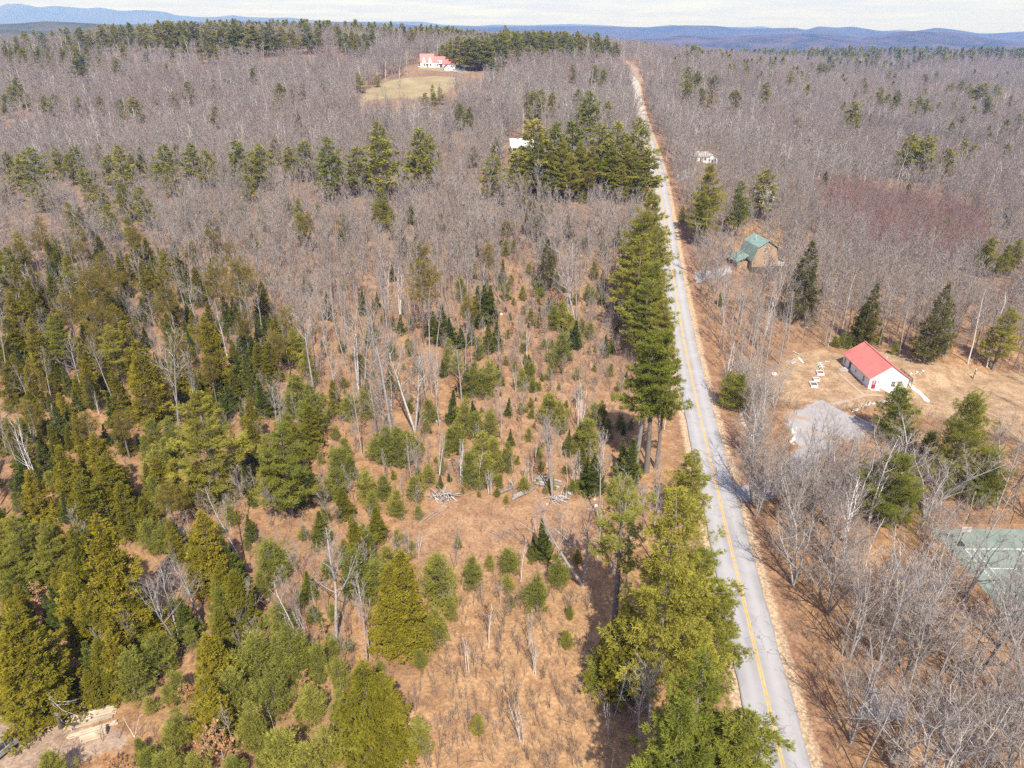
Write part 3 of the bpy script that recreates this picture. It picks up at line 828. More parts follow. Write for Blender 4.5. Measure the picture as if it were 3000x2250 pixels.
for i in range(5):   # the same again for the uncounted scrub
    joined('scrub', conifer(230 + i, 0.06, 0.34, young_shape, 0.34, 7, lambda t: 22 + 40 * t, 0.12, 26, dict(r=0.27, k=6, w=0.08, up=0.45, sp=0.85), 5, skip=0.24, thick=0.03, fan=0.36, wob=0.08, puffs=2.2), M['bark_pine'], M['needles_young'] if i % 2 else M['needles_pine'])
for i in range(3):
    proto('yellowpine', conifer(240 + i, 0.06, 0.34, young_shape, 0.34, 7, lambda t: 22 + 40 * t, 0.12, 30, dict(r=0.25, k=7, w=0.075, up=0.45, sp=0.85), 5, skip=0.22, thick=0.03, fan=0.36, wob=0.08, puffs=2.2), M['bark_pine'], M['needles_pine'], 5)
for i in range(8):   # near hardwoods
    hw = hardwood(300 + i, 17, 0.34 + 0.03 * (i % 4), 14, 0.36, 0.88, 8, 6, 0.028, 1 if i % 3 else 2, 0.013, 5, 0.28)
    proto('hardwood', hw, M['bark_grey'], M['twig_near'], 17)
for i in range(4):   # broad roadside trees forking low
    hw = hardwood(320 + i, 15, 0.20, 13, 0.50, 0.72, 10, 8, 0.027, 3, 0.0135, 5, 0.45)
    proto('broad', hw, M['bark_grey'], M['twig_near'], 15)
for i in range(6):   # slim forest stems
    hw = hardwood(340 + i, 17, 0.45, 11, 0.27, 1.05, 8, 7, 0.035, 1, 0.009, 4, 0.22)
    proto('slim', hw, M['bark_grey'], M['twig_grey'], 17)
for i in range(5):   # birch
    hw = hardwood(360 + i, 11, 0.42, 10, 0.24, 1.05, 6, 5, 0.022, 1 if i < 3 else 3, 0.0075, 5, 0.20, splay=0.07)
    proto('birch', hw, M['bark_birch'], M['twig_brown'], 11)
for i in range(3):   # broken or dead birch stem, few twigs
    hw = hardwood(370 + i, 6, 0.5, 3, 0.22, 1.1, 2, 1, 0.02, 1 + i % 2, 0.012, 5, 0.12)
    proto('stub', hw, M['bark_birch'], M['twig_grey'], 6)
for i in range(3):   # beech sapling keeping last year's leaves
    hw = hardwood(380 + i, 4.5, 0.12, 10, 0.42, 0.55, 5, 3, 0.02, 1, 0.011, 4, 0.15)
    tips, rng = hw[2]
    cr = TB(); sel = tips[rng.rand(len(tips)) < 0.9]
    cr.tufts(sel, rng.normal(0, 0.6, sel.shape), np.full(len(sel), 0.24), 5, 0.30, -0.1, 0.9, rng, rng.uniform(0.1, 0.9, len(sel)))
    hv, hf, ht = hw[1]; cv, cf, ct = cr.arrays()
    proto('beech', (hw[0], (cv, cf, ct)), M['bark_grey'], M['leaves_tan'], 4.5)
for i in range(8):   # far forest
    hw = hardwood(400 + i, 16, 0.28, 13, 0.38, 0.90, 9, 7, 0.070, 1, 0.008, 3, 0.3)
    joined('farwood', hw, M['bark_far'], M['twig_grey'])
for i in range(1):   # pale birches among them
    hw = hardwood(410 + i, 17, 0.45, 9, 0.30, 1.0, 5, 4, 0.075, 1, 0.013, 3, 0.35)
    joined('farwood', hw, M['bark_birch'], M['bark_grey'])
for i in range(4):
    hw = hardwood(420 + i, 12, 0.22, 12, 0.30, 1.05, 7, 5, 0.06, 1, 0.008, 3, 0.3)
    joined('redwood', hw, M['twig_grey'], M['twig_red'])
for i in range(6):   # middle distance
    hw = hardwood(440 + i, 16, 0.36, 12, 0.33, 0.95, 9, 7, 0.055, 1, 0.0095, 3, 0.3)
    joined('midwood', hw, M['bark_far'], M['twig_grey'])
for i in range(6):   # brush and saplings
    hw = hardwood(460 + i, 3.2, 0.10, 9, 0.38, 0.95, 4, 2, 0.016, 2, 0.006, 3, 0.12)
    joined('brush', hw, M['twig_brown'], M['twig_brown'])
for i in range(4):
    joined('farcon', conifer(480 + i, 0.12, 0.21, pine_shape, 1.7, 5, lambda t: 4 + 28 * t, 0.06, 2.6, dict(r=1.5, k=5, w=0.2, up=0.3, sp=0.7), 16, skip=0.1, thick=0.012), M['bark_pine'], M['needles_far'])
for i in range(2):
    joined('farcon', conifer(490 + i, 0.08, 0.19, fir_shape, 1.4, 5, lambda t: 4 + 28 * t, 0.0, 3.0, dict(r=1.2, k=5, w=0.2, up=0.1, sp=0.7), 14, skip=0.1, thick=0.012), M['bark_pine'], M['needles_olive'])

print('triangles', sum(len(p_[0].polygons) + len(p_[1].polygons) for l_ in PROTO.values() for p_ in l_) + sum(len(q_.polygons) for l_ in JOIN.values() for q_ in l_), {k_: [len(p_[1].polygons) for p_ in l_][:2] for k_, l_ in PROTO.items()})

# ================================================================== trees where they stand
KIND = {  # code: (prototype, object name, min height, max height, category)
    'P': ('pine', 'white_pine', 8, 38), 'L': ('tallpine', 'white_pine', 16, 37), 'Q': ('farpine', 'white_pine', 5, 25), 'O': ('olive', 'red_pine', 6, 21), 'N': ('openpine', 'white_pine', 16, 37), 'R': ('roundpine', 'white_pine', 5, 24),
    'H': ('hemlock', 'hemlock_tree', 3, 21), 'D': ('darkhem', 'hemlock_tree', 7, 22), 'F': ('fir', 'fir_tree', 1.4, 10), 'Y': ('young', 'young_pine', 0.9, 8),
    'X': ('yellowpine', 'young_pine', 0.8, 8), 'B': ('hardwood', 'hardwood_tree', 6, 24), 'K': ('broad', 'hardwood_tree', 6, 22), 'S': ('slim', 'hardwood_tree', 6, 23),
    'W': ('birch', 'birch_tree', 2.5, 19), 'V': ('stub', 'birch_tree', 1.5, 9), 'T': ('beech', 'beech_sapling', 1.2, 6.5)}
LOOK = {'N': 'open-crowned white pine on long bare trunk', 'R': 'full round white pine', 'P': 'layered green white pine', 'L': 'long-trunked tall white pine', 'Q': 'yellow-green white pine', 'O': 'olive-brown round-topped pine',
        'H': 'dense olive-green hemlock', 'D': 'dark shaggy evergreen', 'F': 'pointed dark green fir', 'Y': 'soft bushy young pine', 'X': 'yellow-green young pine',
        'B': 'grey leafless hardwood', 'K': 'low-forking leafless hardwood', 'S': 'slim leafless hardwood', 'W': 'slender pale-barked birch', 'V': 'short white birch stem', 'T': 'small tan-leaved beech'}
CAT = {'N': 'pine tree', 'R': 'pine tree', 'P': 'pine tree', 'L': 'pine tree', 'Q': 'pine tree', 'O': 'pine tree', 'H': 'hemlock', 'D': 'hemlock', 'F': 'fir tree', 'Y': 'young pine', 'X': 'young pine', 'B': 'bare tree', 'K': 'bare tree', 'S': 'bare tree', 'W': 'birch', 'V': 'birch', 'T': 'sapling'}
GROUP = {'N': 'white pines', 'R': 'white pines', 'P': 'white pines', 'L': 'white pines', 'Q': 'white pines', 'O': 'olive-brown pines', 'H': 'hemlocks', 'D': 'hemlocks', 'F': 'firs', 'Y': 'young pines', 'X': 'young pines', 'B': 'leafless hardwoods', 'K': 'leafless hardwoods', 'S': 'leafless hardwoods', 'W': 'birches', 'V': 'birches', 'T': 'beech saplings with dead leaves'}

def solve(px_top, py_top, py_base):
    x, y, z = ground_pt(px_top, py_base)
    vt = (py_top - 1125) / FPX
    for _ in range(4):
        zt = y / (CP - vt * SP)
        X = (px_top - 1500) / FPX * zt
        zb = y * CP + (CAMZ - h1(X, y)) * SP
        bx = 1500 + FPX * X / zb
        x, y, z = ground_pt(bx, py_base)
    zt = y / (CP - vt * SP)
    X = (px_top - 1500) / FPX * zt
    return X, y, h1(X, y), CAMZ - zt * (SP + vt * CP) - h1(X, y)

SPEC = """
Q1 150,205,330;265,210,330;95,235,340;35,262,350;420,175,300;510,180,300;575,190,300;640,160,290;720,160,290;770,160,290;830,150,290;890,130,300;945,150,290;1000,125,300;1060,140,290;1110,135,290;1160,140,290;1200,130,290;1255,135,290;1310,115,300;1355,130,290;1400,125,300;1440,130,290;1480,110,300;1520,128,300;1560,125,300;1600,130,310;1640,130,310;1700,145,310;1740,140,310;1820,170,310;1890,180,310;1990,150,300;2050,180,300;2190,175,300
Q1 1100,240,340;1190,230,340;780,280,380;500,340,490;750,380,470;940,340,410;1110,320,400;1290,310,390;1340,300,390;1400,290,380;60,320,400;140,310,400;230,300,400;320,300,400;400,310,400;480,290,390;560,295,390;640,300,390
Q1 100,500,640;20,610,730;180,600,690;60,560,680;280,620,720;345,610,720;500,630,730;560,660,740;650,625,720;780,640,740;860,625,750;920,680,770;745,665,740;1000,595,660;1120,595,700;1210,530,640;1245,575,660;1375,515,610;1455,470,530;1540,460,520;1505,520,570;1630,440,525;1800,540,670;1890,570,650;1950,535,620;2100,510,590;2150,610,680;2040,640,710;1385,690,800
D1 1930,720,890
Q1 40,980,1150;190,960,1240;350,960,1120;430,1000,1150;480,950,1110;630,930,1050;750,950,1190;840,990,1130;900,950,1080;1040,940,1150;980,1030,1140;1130,930,1030;1230,930,1150;1330,970,1160;1520,910,1130;1670,930,1160;1620,990,1160;1765,900,1030;1860,950,1110;1960,920,1110;120,1000,1170;700,1010,1180
Y1 1430,1050,1150
P1 2105,890,1320;550,1090,1360;1090,1070,1280;430,1310,1530;650,1220,1420;770,1180,1450;900,1210,1500;820,1400,1660;1600,1130,1320;1930,1280,1520;330,1500,1720;20,1150,1330;230,1200,1380
O1 240,1400,1620;1230,1560,1800;1340,1480,1760;500,1560,1800;1480,1570,1800;90,1570,1800
P2 245,790,1080;270,880,1310;90,950,1270;490,840,1250;575,870,1120;860,950,1090;1000,890,1030;970,1000,1300;1120,960,1180;1245,790,1270;1390,805,1270;1510,795,1270;1290,880,1310;1430,900,1310;1550,920,1300;1360,980,1320;1490,990,1320;1680,810,1270;1800,795,1280;1930,770,1290;1750,950,1310;1870,920,1310;1980,960,1310;1640,950,1300;1920,1030,1330;270,1220,1510;210,1290,1440
X2 1310,1180,1290
Y2 1570,1210,1320;1060,1560,1660;1120,1555,1640
D2 1335,1550,1880
Q2 1600,590,860;1540,580,720;1740,660,810;760,670,800;830,690,810;950,590,670;1240,590,750;1290,580,720;1370,600,720;1210,600,700;640,565,650;545,600,680;600,600,680;1640,420,550;1700,450,550;1770,490,550;1500,420,510;985,375,500;1035,400,470;450,180,280;295,170,250;670,160,230;110,470,570;230,490,545;60,200,320;20,210,320;100,215,330;150,220,320;190,190,300
Q2 650,290,385;690,270,385;720,250,390;760,235,390;790,215,395;830,210,395;870,205,395;905,205,390;940,200,390;975,205,380;1010,200,370;1045,200,370;1080,190,360;1115,195,360;1150,190,350;1190,200,350;1220,190,350;1255,200,350;1290,195,340;1325,205,340;1360,200,340;1400,205,340;1440,200,330;1530,200,330;1490,240,350;1560,270,350;1660,210,340;1720,230,350;1780,270,360;1640,270,370;1740,290,360;800,270,385;880,260,385;960,250,370;1040,240,360;1120,240,350;1065,160,300;1660,320,380
Q3 40,330,390;40,430,570;95,460,570;130,570,690;20,520,660;195,580,670;220,480,580;180,500,580;350,580,700;330,600,700;540,530,660;570,590,660;700,460,545;815,460,515;815,550,620;990,470,515;990,595,660;1120,570,640;1190,505,600;1110,650,830;755,760,860;1295,560,690;1400,580,700;1345,610,710;1480,640,740;1540,620,730;1590,640,740;1340,455,525;1375,470,525;1580,480,550;1650,460,520;1750,535,600;1815,515,600;1960,525,650;1920,540,650;1880,540,630;2055,545,650;2000,620,730;1960,640,730;2130,620,690;1760,660,730;1775,740,800;2190,740,830;1990,810,900;2050,840,920;2160,835,910;1480,865,1090;1530,900,1090;1590,875,1100;1730,960,1130;570,370,430;600,380,430;890,400,490;930,410,490;970,350,440;840,400,460;1130,390,450;1200,370,440;1235,380,440;1065,390,430;1420,405,460;1470,400,450;1000,320,370;1070,315,370;1130,330,380;1190,330,390;1270,335,390;1390,340,400;1500,350,400;1600,360,410;1700,355,410
D3 1225,735,850;1380,1000,1130;1820,1040,1120;1950,1060,1190;1910,1240,1370;930,1105,1240;2120,1320,1480;1985,1110,1200;880,1420,2080
Q3 1470,1195,1290;1720,1400,1490
P3 180,1060,1580;370,1175,1540;540,1100,1420;2000,1530,1790;2120,1580,1800;2190,1540,1790;130,1240,1600
P4 420,0,300;330,380,760;700,440,830;40,-60,240;1290,870,1570;1700,1170,1690;1790,1080,1690;2000,830,1190;1040,-40,180
H4 180,150,520;60,230,560;40,400,700;180,400,790;720,310,570;920,20,360;1320,380,900;880,560,1090;720,750,1090;30,680,960;150,880,1170;400,1230,1640;600,1160,1560;660,1290,1700;920,1340,1590;1280,1320,1640;1440,1400,1600;1900,1090,1330;2140,800,1020;510,560,900;800,420,760;1100,600,900;300,640,900;480,1350,1650;760,1010,1280
D4 1600,1250,1450;710,300,560;560,760,1000
O4 560,90,560;590,310,720;1050,110,560;560,1000,1290;1500,20,540;400,250,640;1390,60,500;1010,300,600
F4 1480,200,500;1440,240,500;1550,390,670;1690,310,640;1650,350,620;1780,360,620;1740,400,640;1560,560,920;1520,640,820;1680,800,1040;1560,920,1090;1430,900,1060;1740,760,1020;1400,800,940;330,950,1230;430,960,1170;250,1200,1400;120,1250,1520;1620,520,700;1610,780,960;1500,760,900;1330,840,980;1470,820,1000;1590,620,800;1880,750,900;700,880,1100
Y4 1100,1060,1280;960,1070,1240;1000,1230,1450;920,1170,1340;1060,1180,1360;1920,700,1000;1870,900,1060;1960,950,1120;2060,980,1150;1880,1040,1200;1820,1020,1200;1960,1120,1280;2160,1250,1460;2120,1450,1600;2180,1380,1560;80,1540,1660;980,1440,1640;1040,1500,1660;1560,1170,1280;1240,1060,1250;1340,1040,1230;1410,960,1130;1920,520,700;1960,620,800;1680,180,260;240,1370,1500;320,1400,1520
T4 820,1540,1670;760,1560,1670;2080,1230,1330;2130,1120,1200;1560,140,200
S4 1000,470,1180;1060,560,1160;1180,580,1010;230,610,960;1930,110,880;2120,50,470;1990,150,560;280,-20,180;840,-20,280;1310,40,330;1150,60,400;1590,100,480
B4 430,540,930;2060,100,560
W4 1400,270,680;80,1060,1580;300,960,1200;600,880,1030;830,310,440;160,1090,1320
F5 880,170,430;930,150,430;960,170,430;905,230,430;640,300,570;700,400,590;770,450,600;950,420,630;1010,430,600;890,350,470;840,440,570;720,870,1080;855,940,1050;1520,420,600;1720,510,650;1480,1130,1290;1650,1270,1530;1600,1300,1500;1880,1180,1470;1830,1190,1400;380,380,500;330,390,480;130,230,380;590,360,520;230,230,330;560,400,520;450,390,480;760,610,720;810,700,900;760,740,870;930,160,300;1250,90,150
Y5 680,600,760;740,620,780;850,620,910;930,640,910;900,760,920;780,950,1170;950,1010,1200;860,1020,1180;1430,300,490;1380,330,480;1420,480,720;1480,380,530;1620,440,540;1560,430,520;1230,690,820;1170,740,880;1370,900,1100;1330,910,1060;1420,950,1090;1690,940,1090;1640,960,1090;1620,1060,1300;1560,1100,1250;280,1120,1360;350,1130,1370;420,1150,1330;220,1160,1330;480,1430,1580;560,1350,1490;200,1540,1680;340,1520,1680;150,1400,1580;260,1430,1580;850,1280,1510;910,1290,1480;700,1120,1280;740,1080,1240;1000,1200,1410;900,1150,1320;1070,1220,1400;60,1300,1460;30,1180,1330;1070,180,290;1120,270,320;1600,190,280;1700,240,310;1180,200,290;780,150,300;860,30,150;1230,340,420;580,940,1080;530,1010,1090;150,880,1060;40,900,1060;170,470,560;1730,1060,1180;1430,1040,1150;120,650,800
X5 1500,1450,1540;1190,1430,1530;1070,1550,1610;1010,1500,1560;1320,1490,1540;905,1465,1520;785,1500,1545;1850,1440,1660;1280,1240,1300;1610,590,640;1300,1330,1400
D5 1690,110,240
O5 500,10,560
T5 1240,220,330;1360,210,330;1310,400,530;1300,270,390;755,780,920;230,820,930;590,130,340;1110,450,530;330,850,940;1400,730,790;1350,830,890;1700,1130,1180;120,190,260;470,320,400
B5 260,400,1140;440,570,1140;60,400,880;1480,-40,420;1545,-40,440;250,100,420
S5 90,870,1300;610,560,1110;395,40,380;750,170,480;1020,480,690;1030,870,1200;720,-30,200;940,-30,180;1020,-20,290;1290,-40,230;620,-20,100;540,-20,180;1780,-20,260;1720,0,270;160,-40,220;330,-20,260;520,270,600
W5 430,1150,1440;475,1200,1420;760,1200,1480;775,1210,1480;950,1380,1540;968,1390,1540;1190,1290,1470;1215,1300,1470;1240,1310,1460;1475,1260,1470;1500,1240,1480;1520,1250,1480;1550,1255,1490;1530,800,990;1550,790,1150;1570,800,1140;1130,700,880;1345,500,710;1200,430,670;1175,620,720;620,1130,1440;885,1230,1490;912,1050,1200;1110,1270,1410;1610,1130,1290;1710,1110,1330;210,1370,1520;380,1400,1550;1260,1200,1320;1340,1260,1400;1430,1140,1310;300,700,1000;1690,400,500;1770,700,770
V5 1310,-10,180;1130,-60,20
N5 1850,1415,2490
P8 2150,-120,1270
P5 2020,-420,300;1930,-300,330;2050,-220,460;1960,-140,520;2060,40,620;1990,150,690;2100,280,760
L5 2070,440,1400;1985,520,1440;2120,600,1380
P6 90,1260,1760
P9 250,470,1190;110,250,980
P9 190,930,2050;350,1290,2200;60,1200,2260
X8 760,155,240;1490,610,700;1460,780,880;1540,240,330
Y8 850,290,490;1080,240,400;1080,410,530;1270,410,650;1400,290,490;90,250,540;200,330,560;300,230,420;650,250,610;600,330,560;610,640,870;700,560,700;510,900,1010;500,1370,1570;970,280,380;1690,920,1130;1650,1050,1180;150,130,330;380,780,900;1420,350,480
H8 60,40,440;390,260,910;300,330,900;150,970,1580;240,1060,1560;210,1540,1720;440,560,860
F8 1310,50,300;1250,150,310
H8 1810,600,1190;1870,780,1180
K6 480,1080,1600;560,1180,1640;640,1150,1560;720,1260,1650;850,1250,1700;950,1240,1620;420,1260,1700
W8 425,105,270;490,125,295;1265,-20,130;1245,-30,130;1300,-20,110;1165,140,450;800,800,1040;820,830,1040;1060,930,1120;1265,800,1060;1250,880,1050;1160,1200,1490;1180,1290,1500;1750,1240,1470;1760,1510,1680;620,280,520;650,260,550;680,270,560;910,440,610;1030,420,610;950,600,880;1215,600,870;715,450,630;60,280,520;100,330,600;0,560,700;1430,-20,140
S8 100,430,1000;130,480,940
B8 1800,980,1320;2050,920,1420;1990,1000,1480;1930,1000,1330
H7 590,30,840;460,80,800;690,300,860;330,20,440;60,560,920;90,640,1290;-30,760,1330;400,400,840;500,520,880;1300,0,520;1250,100,500;1340,760,1200;1280,860,1180;1420,880,1180;1400,330,660;700,770,1170;620,830,1200;560,1010,1250;820,480,860
P7 80,20,490;-20,60,420;230,60,500
F7 1450,150,500;1150,560,840;1600,20,190;2060,0,200;340,480,760;1500,230,420
Y7 790,940,1220;1000,800,1030;1050,830,1010;1430,500,740;1380,600,740;1740,190,440;1680,400,580;1050,60,270;960,60,250;1010,130,270;1640,780,1100;1590,900,1090;1860,750,1090;1800,620,850;1920,820,1080;2040,890,1100;1760,1060,1310;1600,1250,1540;1650,1330,1530;2000,1130,1340;1850,1430,1740;1760,1480,1740;1950,1500,1740;1120,1290,1500;1060,1380,1540;2100,1410,1660;1490,1000,1270;1540,1080,1280;1150,1040,1220;1600,1120,1270;1230,740,880;120,280,500;60,330,560;960,1200,1300;1080,1130,1240;1100,1540,1740;1010,1560,1740;1240,1580,1760;1680,1580,1760;2180,1180,1400;2190,960,1150;900,820,960;2150,600,720;200,360,520;1500,1590,1760;1790,320,470;1420,1240,1380;1330,1420,1560
X7 890,1470,1580;940,1570,1740;270,1590,1800;950,1060,1140;2130,790,900
T7 1460,720,870;1250,1120,1270;1110,1220,1290;220,460,610;1390,1400,1620;1330,1430,1620;1450,1430,1620;1960,1040,1160;2080,720,820;800,1600,1720;680,1600,1720;2060,400,470;1740,870,920;1180,1140,1270;1010,1480,1560
B7 1000,260,870;1220,350,740;2080,150,820
S7 1450,1250,1540
W7 1880,440,890;1740,1230,1420;2010,1390,1560;2020,480,660;1200,-20,140;1480,60,220;2090,700,840;1960,600,880
V7 830,1340,1460
P6 2140,330,740;2060,20,150;1990,-40,140;2060,1330,1600
R6 1890,905,1480;1440,860,1190;1440,1290,1720;1240,1350,1540;2000,1280,1590
Y6 1040,500,600;1390,560,640;1000,520,590;330,680,980;370,740,990;260,240,330;1080,520,600;1740,1440,1580;1600,1130,1290
H6 1220,300,580;1290,470,570
D6 1240,180,590;1700,180,680;1180,330,560;1740,300,640
P2 2190,1350,1480
W6 2000,200,700;2130,220,720;250,560,980;380,480,560;700,120,400;1110,120,470;1500,150,470;480,790,1010
W9 1470,130,700;1400,250,760;1560,170,620;1640,180,560;1740,120,520;1760,240,560;1620,220,640
V6 480,790,1010;2020,570,700
"""
CLAIMED = []          # (x, y, radius) taken by hand-placed trees
TREES = []            # (code, x, y, z, height, px, py)
_small = random.Random(4)
for line in SPEC.strip().splitlines():
    head, body = line.split(' ', 1)
    code, reg = head[0], int(head[1])
    for item in body.split(';'):
        a, b, c = [float(q) for q in item.split(',')]
        pt = rp(reg, a, b); pb = rp(reg, a, c)
        X, Y, Z, ht = solve(pt[0], pt[1], pb[1])
        if code == 'Q' and Y > 230:       # the lower stem stands hidden among the hardwoods
            X, Y, Z, ht = solve(pt[0], pt[1], pt[1] + (pb[1] - pt[1]) * 1.35)
        lo, hi = KIND[code][2:4]
        if not (lo <= ht <= hi): ht = min(hi, max(lo, ht))
        k = code
        if code == 'P' and Y > 270: k = 'Q'
        if code == 'Q' and Y < 200: k = 'P'
        # keep stems off the road, the drive and the court
        d = float(road_d(X, Y))
        if abs(d) < 4.8 and Y < 640:
            X = float(road_x(Y)) + (5.2 if d > 0 else -5.2) / ROAD_C; Z = h1(X, Y)
        TREES.append([k, X, Y, Z, ht, pt[0], pt[1]])
        CLAIMED.append((X, Y, 0.12 * ht + 0.6))
print('hand-placed trees', len(TREES))

# ---- woods filled in between, by kind of woodland
COURT = [(67.6, 62.0), (92.0, 62.0), (92.0, 93.0), (67.6, 93.0)]
BUILT = [(83.4, 148.5, 10.5), (79, 222, 9), (-62, 632, 26), (6, 343, 11), (98, 292, 6), (88, 372, 7), (81, 395, 7), (150, 470, 9), (175, 520, 9)]
rs = np.random.RandomState(77)
def jitter(x0, x1, y0, y1, s):
    xs, ys = np.meshgrid(np.arange(x0, x1, s), np.arange(y0, y1, s))
    xs = xs + rs.uniform(-0.5, 0.5, xs.shape) * s; ys = ys + rs.uniform(-0.5, 0.5, ys.shape) * s
    return xs.ravel(), ys.ravel()
CW = np.array(CLAIMED)
def free(x, y, margin=0.0, road_clear=7.0):
    ok = np.ones(x.shape, bool)
    for i in range(0, len(CW)):
        if CW[i, 1] < y.min() - 10 or CW[i, 1] > y.max() + 10: continue
        ok &= (x - CW[i, 0]) ** 2 + (y - CW[i, 1]) ** 2 > (CW[i, 2] * 0.75 + margin) ** 2
    ok &= (np.abs(road_d(x, y)) > road_clear) | (y > 780)
    for (bx, by, br) in BUILT: ok &= (x - bx) ** 2 + (y - by) ** 2 > br ** 2
    for pl in (LAWN, DRIVE, FIELD, YARD2, COURT, TRACK, DIRT): ok &= ~in_poly(x, y, pl)
    return ok
def visible(x, y, z, top=18.0):
    px, py = project(x, y, z); qx, qy = project(x, y, z + top)
    return (np.minimum(px, qx) < 3080) & (np.maximum(px, qx) > -80) & (qy < 2330)
def rpoly(reg, pts): return [rp(reg, *p) for p in pts]
VIEWS = [(rpoly(6, [(620, 600), (900, 560), (1160, 520), (1700, 640), (2230, 700), (2230, 1120), (1850, 1200), (1240, 1110), (1000, 1010), (850, 960), (560, 930)]), 150.0, 0.97),
         (rpoly(6, [(700, 960), (905, 930), (1230, 1090), (1100, 1200), (800, 1250), (700, 1100)]), 118.0, 0.3),
         ([(2120, 665), (2290, 665), (2300, 815), (2120, 815)], 222.0, 0.5), ([(1470, 395), (1600, 395), (1600, 455), (1470, 455)], 340.0, 0.97),
         ([(1210, 140), (1420, 140), (1420, 225), (1330, 240), (1340, 290), (1060, 310), (1040, 290), (1110, 250), (1200, 225)], 620.0, 0.97),
         (rpoly(9, [(1640, 60), (2230, 50), (2230, 600), (1850, 250)]), 90.0, 0.3), ([(2035, 450), (2100, 450), (2100, 482), (2035, 482)], 360.0, 0.8),
         ([(2250, 325), (2330, 325), (2330, 400), (2250, 400)], 440.0, 0.75)]
def blocked(x, y, z, ht):
    """stems that would stand right in front of a hand-surveyed evergreen or an open view"""
    bad = np.zeros(x.shape, bool)
    roll = rs.rand(len(x))
    pts = [project(x, y, z + ht * f) for f in (0.35, 0.65, 0.95)]
    for (pl, far_y, pr) in VIEWS:
        hit = np.zeros(x.shape, bool)
        for (qx, qy) in pts: hit |= in_poly(qx, qy, pl)
        bad |= hit & (y < far_y) & (roll < pr)
    qx, qy = pts[2]
    for t in TREES[:NHAND]:
        if t[0] not in 'PQLODHFYRN': continue
        x0, y0 = project(t[1], t[2], t[3]); x1, y1 = project(t[1], t[2], t[3] + t[4])
        hpx = y0 - y1
        cwid = hpx * (0.24 if t[0] in 'PQLYR' else 0.17)
        hit = (np.abs(qx - x1) < cwid) & (qy > y1 - hpx * 0.05) & (qy < y1 + hpx * 0.72) & (y < t[2] + 1.0) & (roll < 0.9)
        bad |= hit
    return bad
NHAND = len(TREES)
OPEN = [CORRIDOR, SLOPE_TAN, CLEAR_RED]
RED = wpoly(3, [(820, 1290), (1060, 1240), (1500, 1330), (1900, 1450), (2000, 1700), (1700, 1800), (1200, 1700), (900, 1500)])
LEFTDARK = [ground_pt(*p)[:2] for p in [(-350, 760), (420, 760), (760, 900), (860, 1100), (620, 1300), (520, 1600), (330, 2000), (-150, 2060), (-500, 1700)]]
MIXED = [ground_pt(*p)[:2] for p in [(420, 780), (1000, 830), (1240, 1000), (1250, 1420), (1180, 1900), (1080, 2300), (-60, 2300), (330, 2020), (520, 1600), (620, 1300), (860, 1100), (760, 900)]]
WOODS = {k: [] for k in ('farwood', 'redwood', 'midwood', 'brush', 'farcon', 'scrub')}   # (x, y, z, scale, wide)
def push(kind, x, y, s, wide=None):
    z = H(x, y)
    for i in range(len(x)): WOODS[kind].append((x[i], y[i], z[i] - 0.1, s[i], (wide[i] if wide is not None else 1.0)))
# near and middle woods (to 330 m)
x, y = jitter(-260, 300, 36, 335, 4.3)
z = H(x, y)
k = visible(x, y, z) & free(x, y, 0.3)
for pl in OPEN: k &= ~in_poly(x, y, pl)
x, y, z = x[k], y[k], z[k]
inL = in_poly(x, y, LEFTDARK); inM = in_poly(x, y, MIXED); inR = in_poly(x, y, RED)
u = rs.rand(len(x))
hard = (~inL & ~inM & (u < 0.92)) | (inL & (u < 0.16) & (y > 80)) | (inM & (u < np.where(y > 150, 0.45, np.where(y > 105, 0.16, 0.03))) & (y > 70))
hard &= ~((road_d(x, y) < 0) & (y < 78)) & ~((road_d(x, y) > 0) & (y < 150) & (u < 0.0))
hard &= ~blocked(x, y, z, np.full(x.shape, 14.5))
cand = [(math.hypot(x[i], y[i]), i) for i in np.nonzero(hard & ~inR)[0]]
cand.sort()
for n_, (dist, i) in enumerate(cand):
    right = road_d(x[i], y[i]) > 0
    if n_ < 230 and not inR[i]:
        near = dist < 150
        code = ('K' if (right and near and rs.rand() < 0.6) else ('B' if (near and rs.rand() < 0.6) else 'S'))
        if rs.rand() < 0.07: code = 'W'
        ht = rs.uniform(11, 17) if near else rs.uniform(12, 18)
        if code == 'K': ht = rs.uniform(10, 15)
        TREES.append([code, x[i], y[i], z[i], ht, None, None])
    else:
        WOODS['midwood'].append((x[i], y[i], z[i] - 0.1, rs.uniform(0.7, 1.12), rs.uniform(0.75, 1.1)))
push('redwood', x[inR], y[inR], rs.uniform(0.6, 0.95, inR.sum()), rs.uniform(0.9, 1.3, inR.sum()))
for i in np.nonzero((inL | inM) & ~hard)[0]:
    q = rs.rand()
    if inL[i]:
        code = 'H' if q < 0.42 else ('F' if q < 0.72 else ('Y' if q < 0.9 else 'O'))
        if u[i] > 0.80: continue
    else:
        code = 'Y' if q < 0.45 else ('F' if q < 0.62 else ('X' if q < 0.76 else ('T' if q < 0.84 else 'H')))
        if u[i] > 0.42: continue
    ht = {'H': rs.uniform(4.5, 12), 'F': rs.uniform(2.5, 7), 'Y': rs.uniform(1.6, 4.2), 'X': rs.uniform(1.2, 3), 'O': rs.uniform(9, 14), 'T': rs.uniform(1.5, 4)}[code]
    TREES.append([code, x[i], y[i], z[i], ht, None, None])
x2, y2 = jitter(-150, 45, 150, 262, 11.0)
k2 = free(x2, y2, 0.5, 9.0) & visible(x2, y2, H(x2, y2))
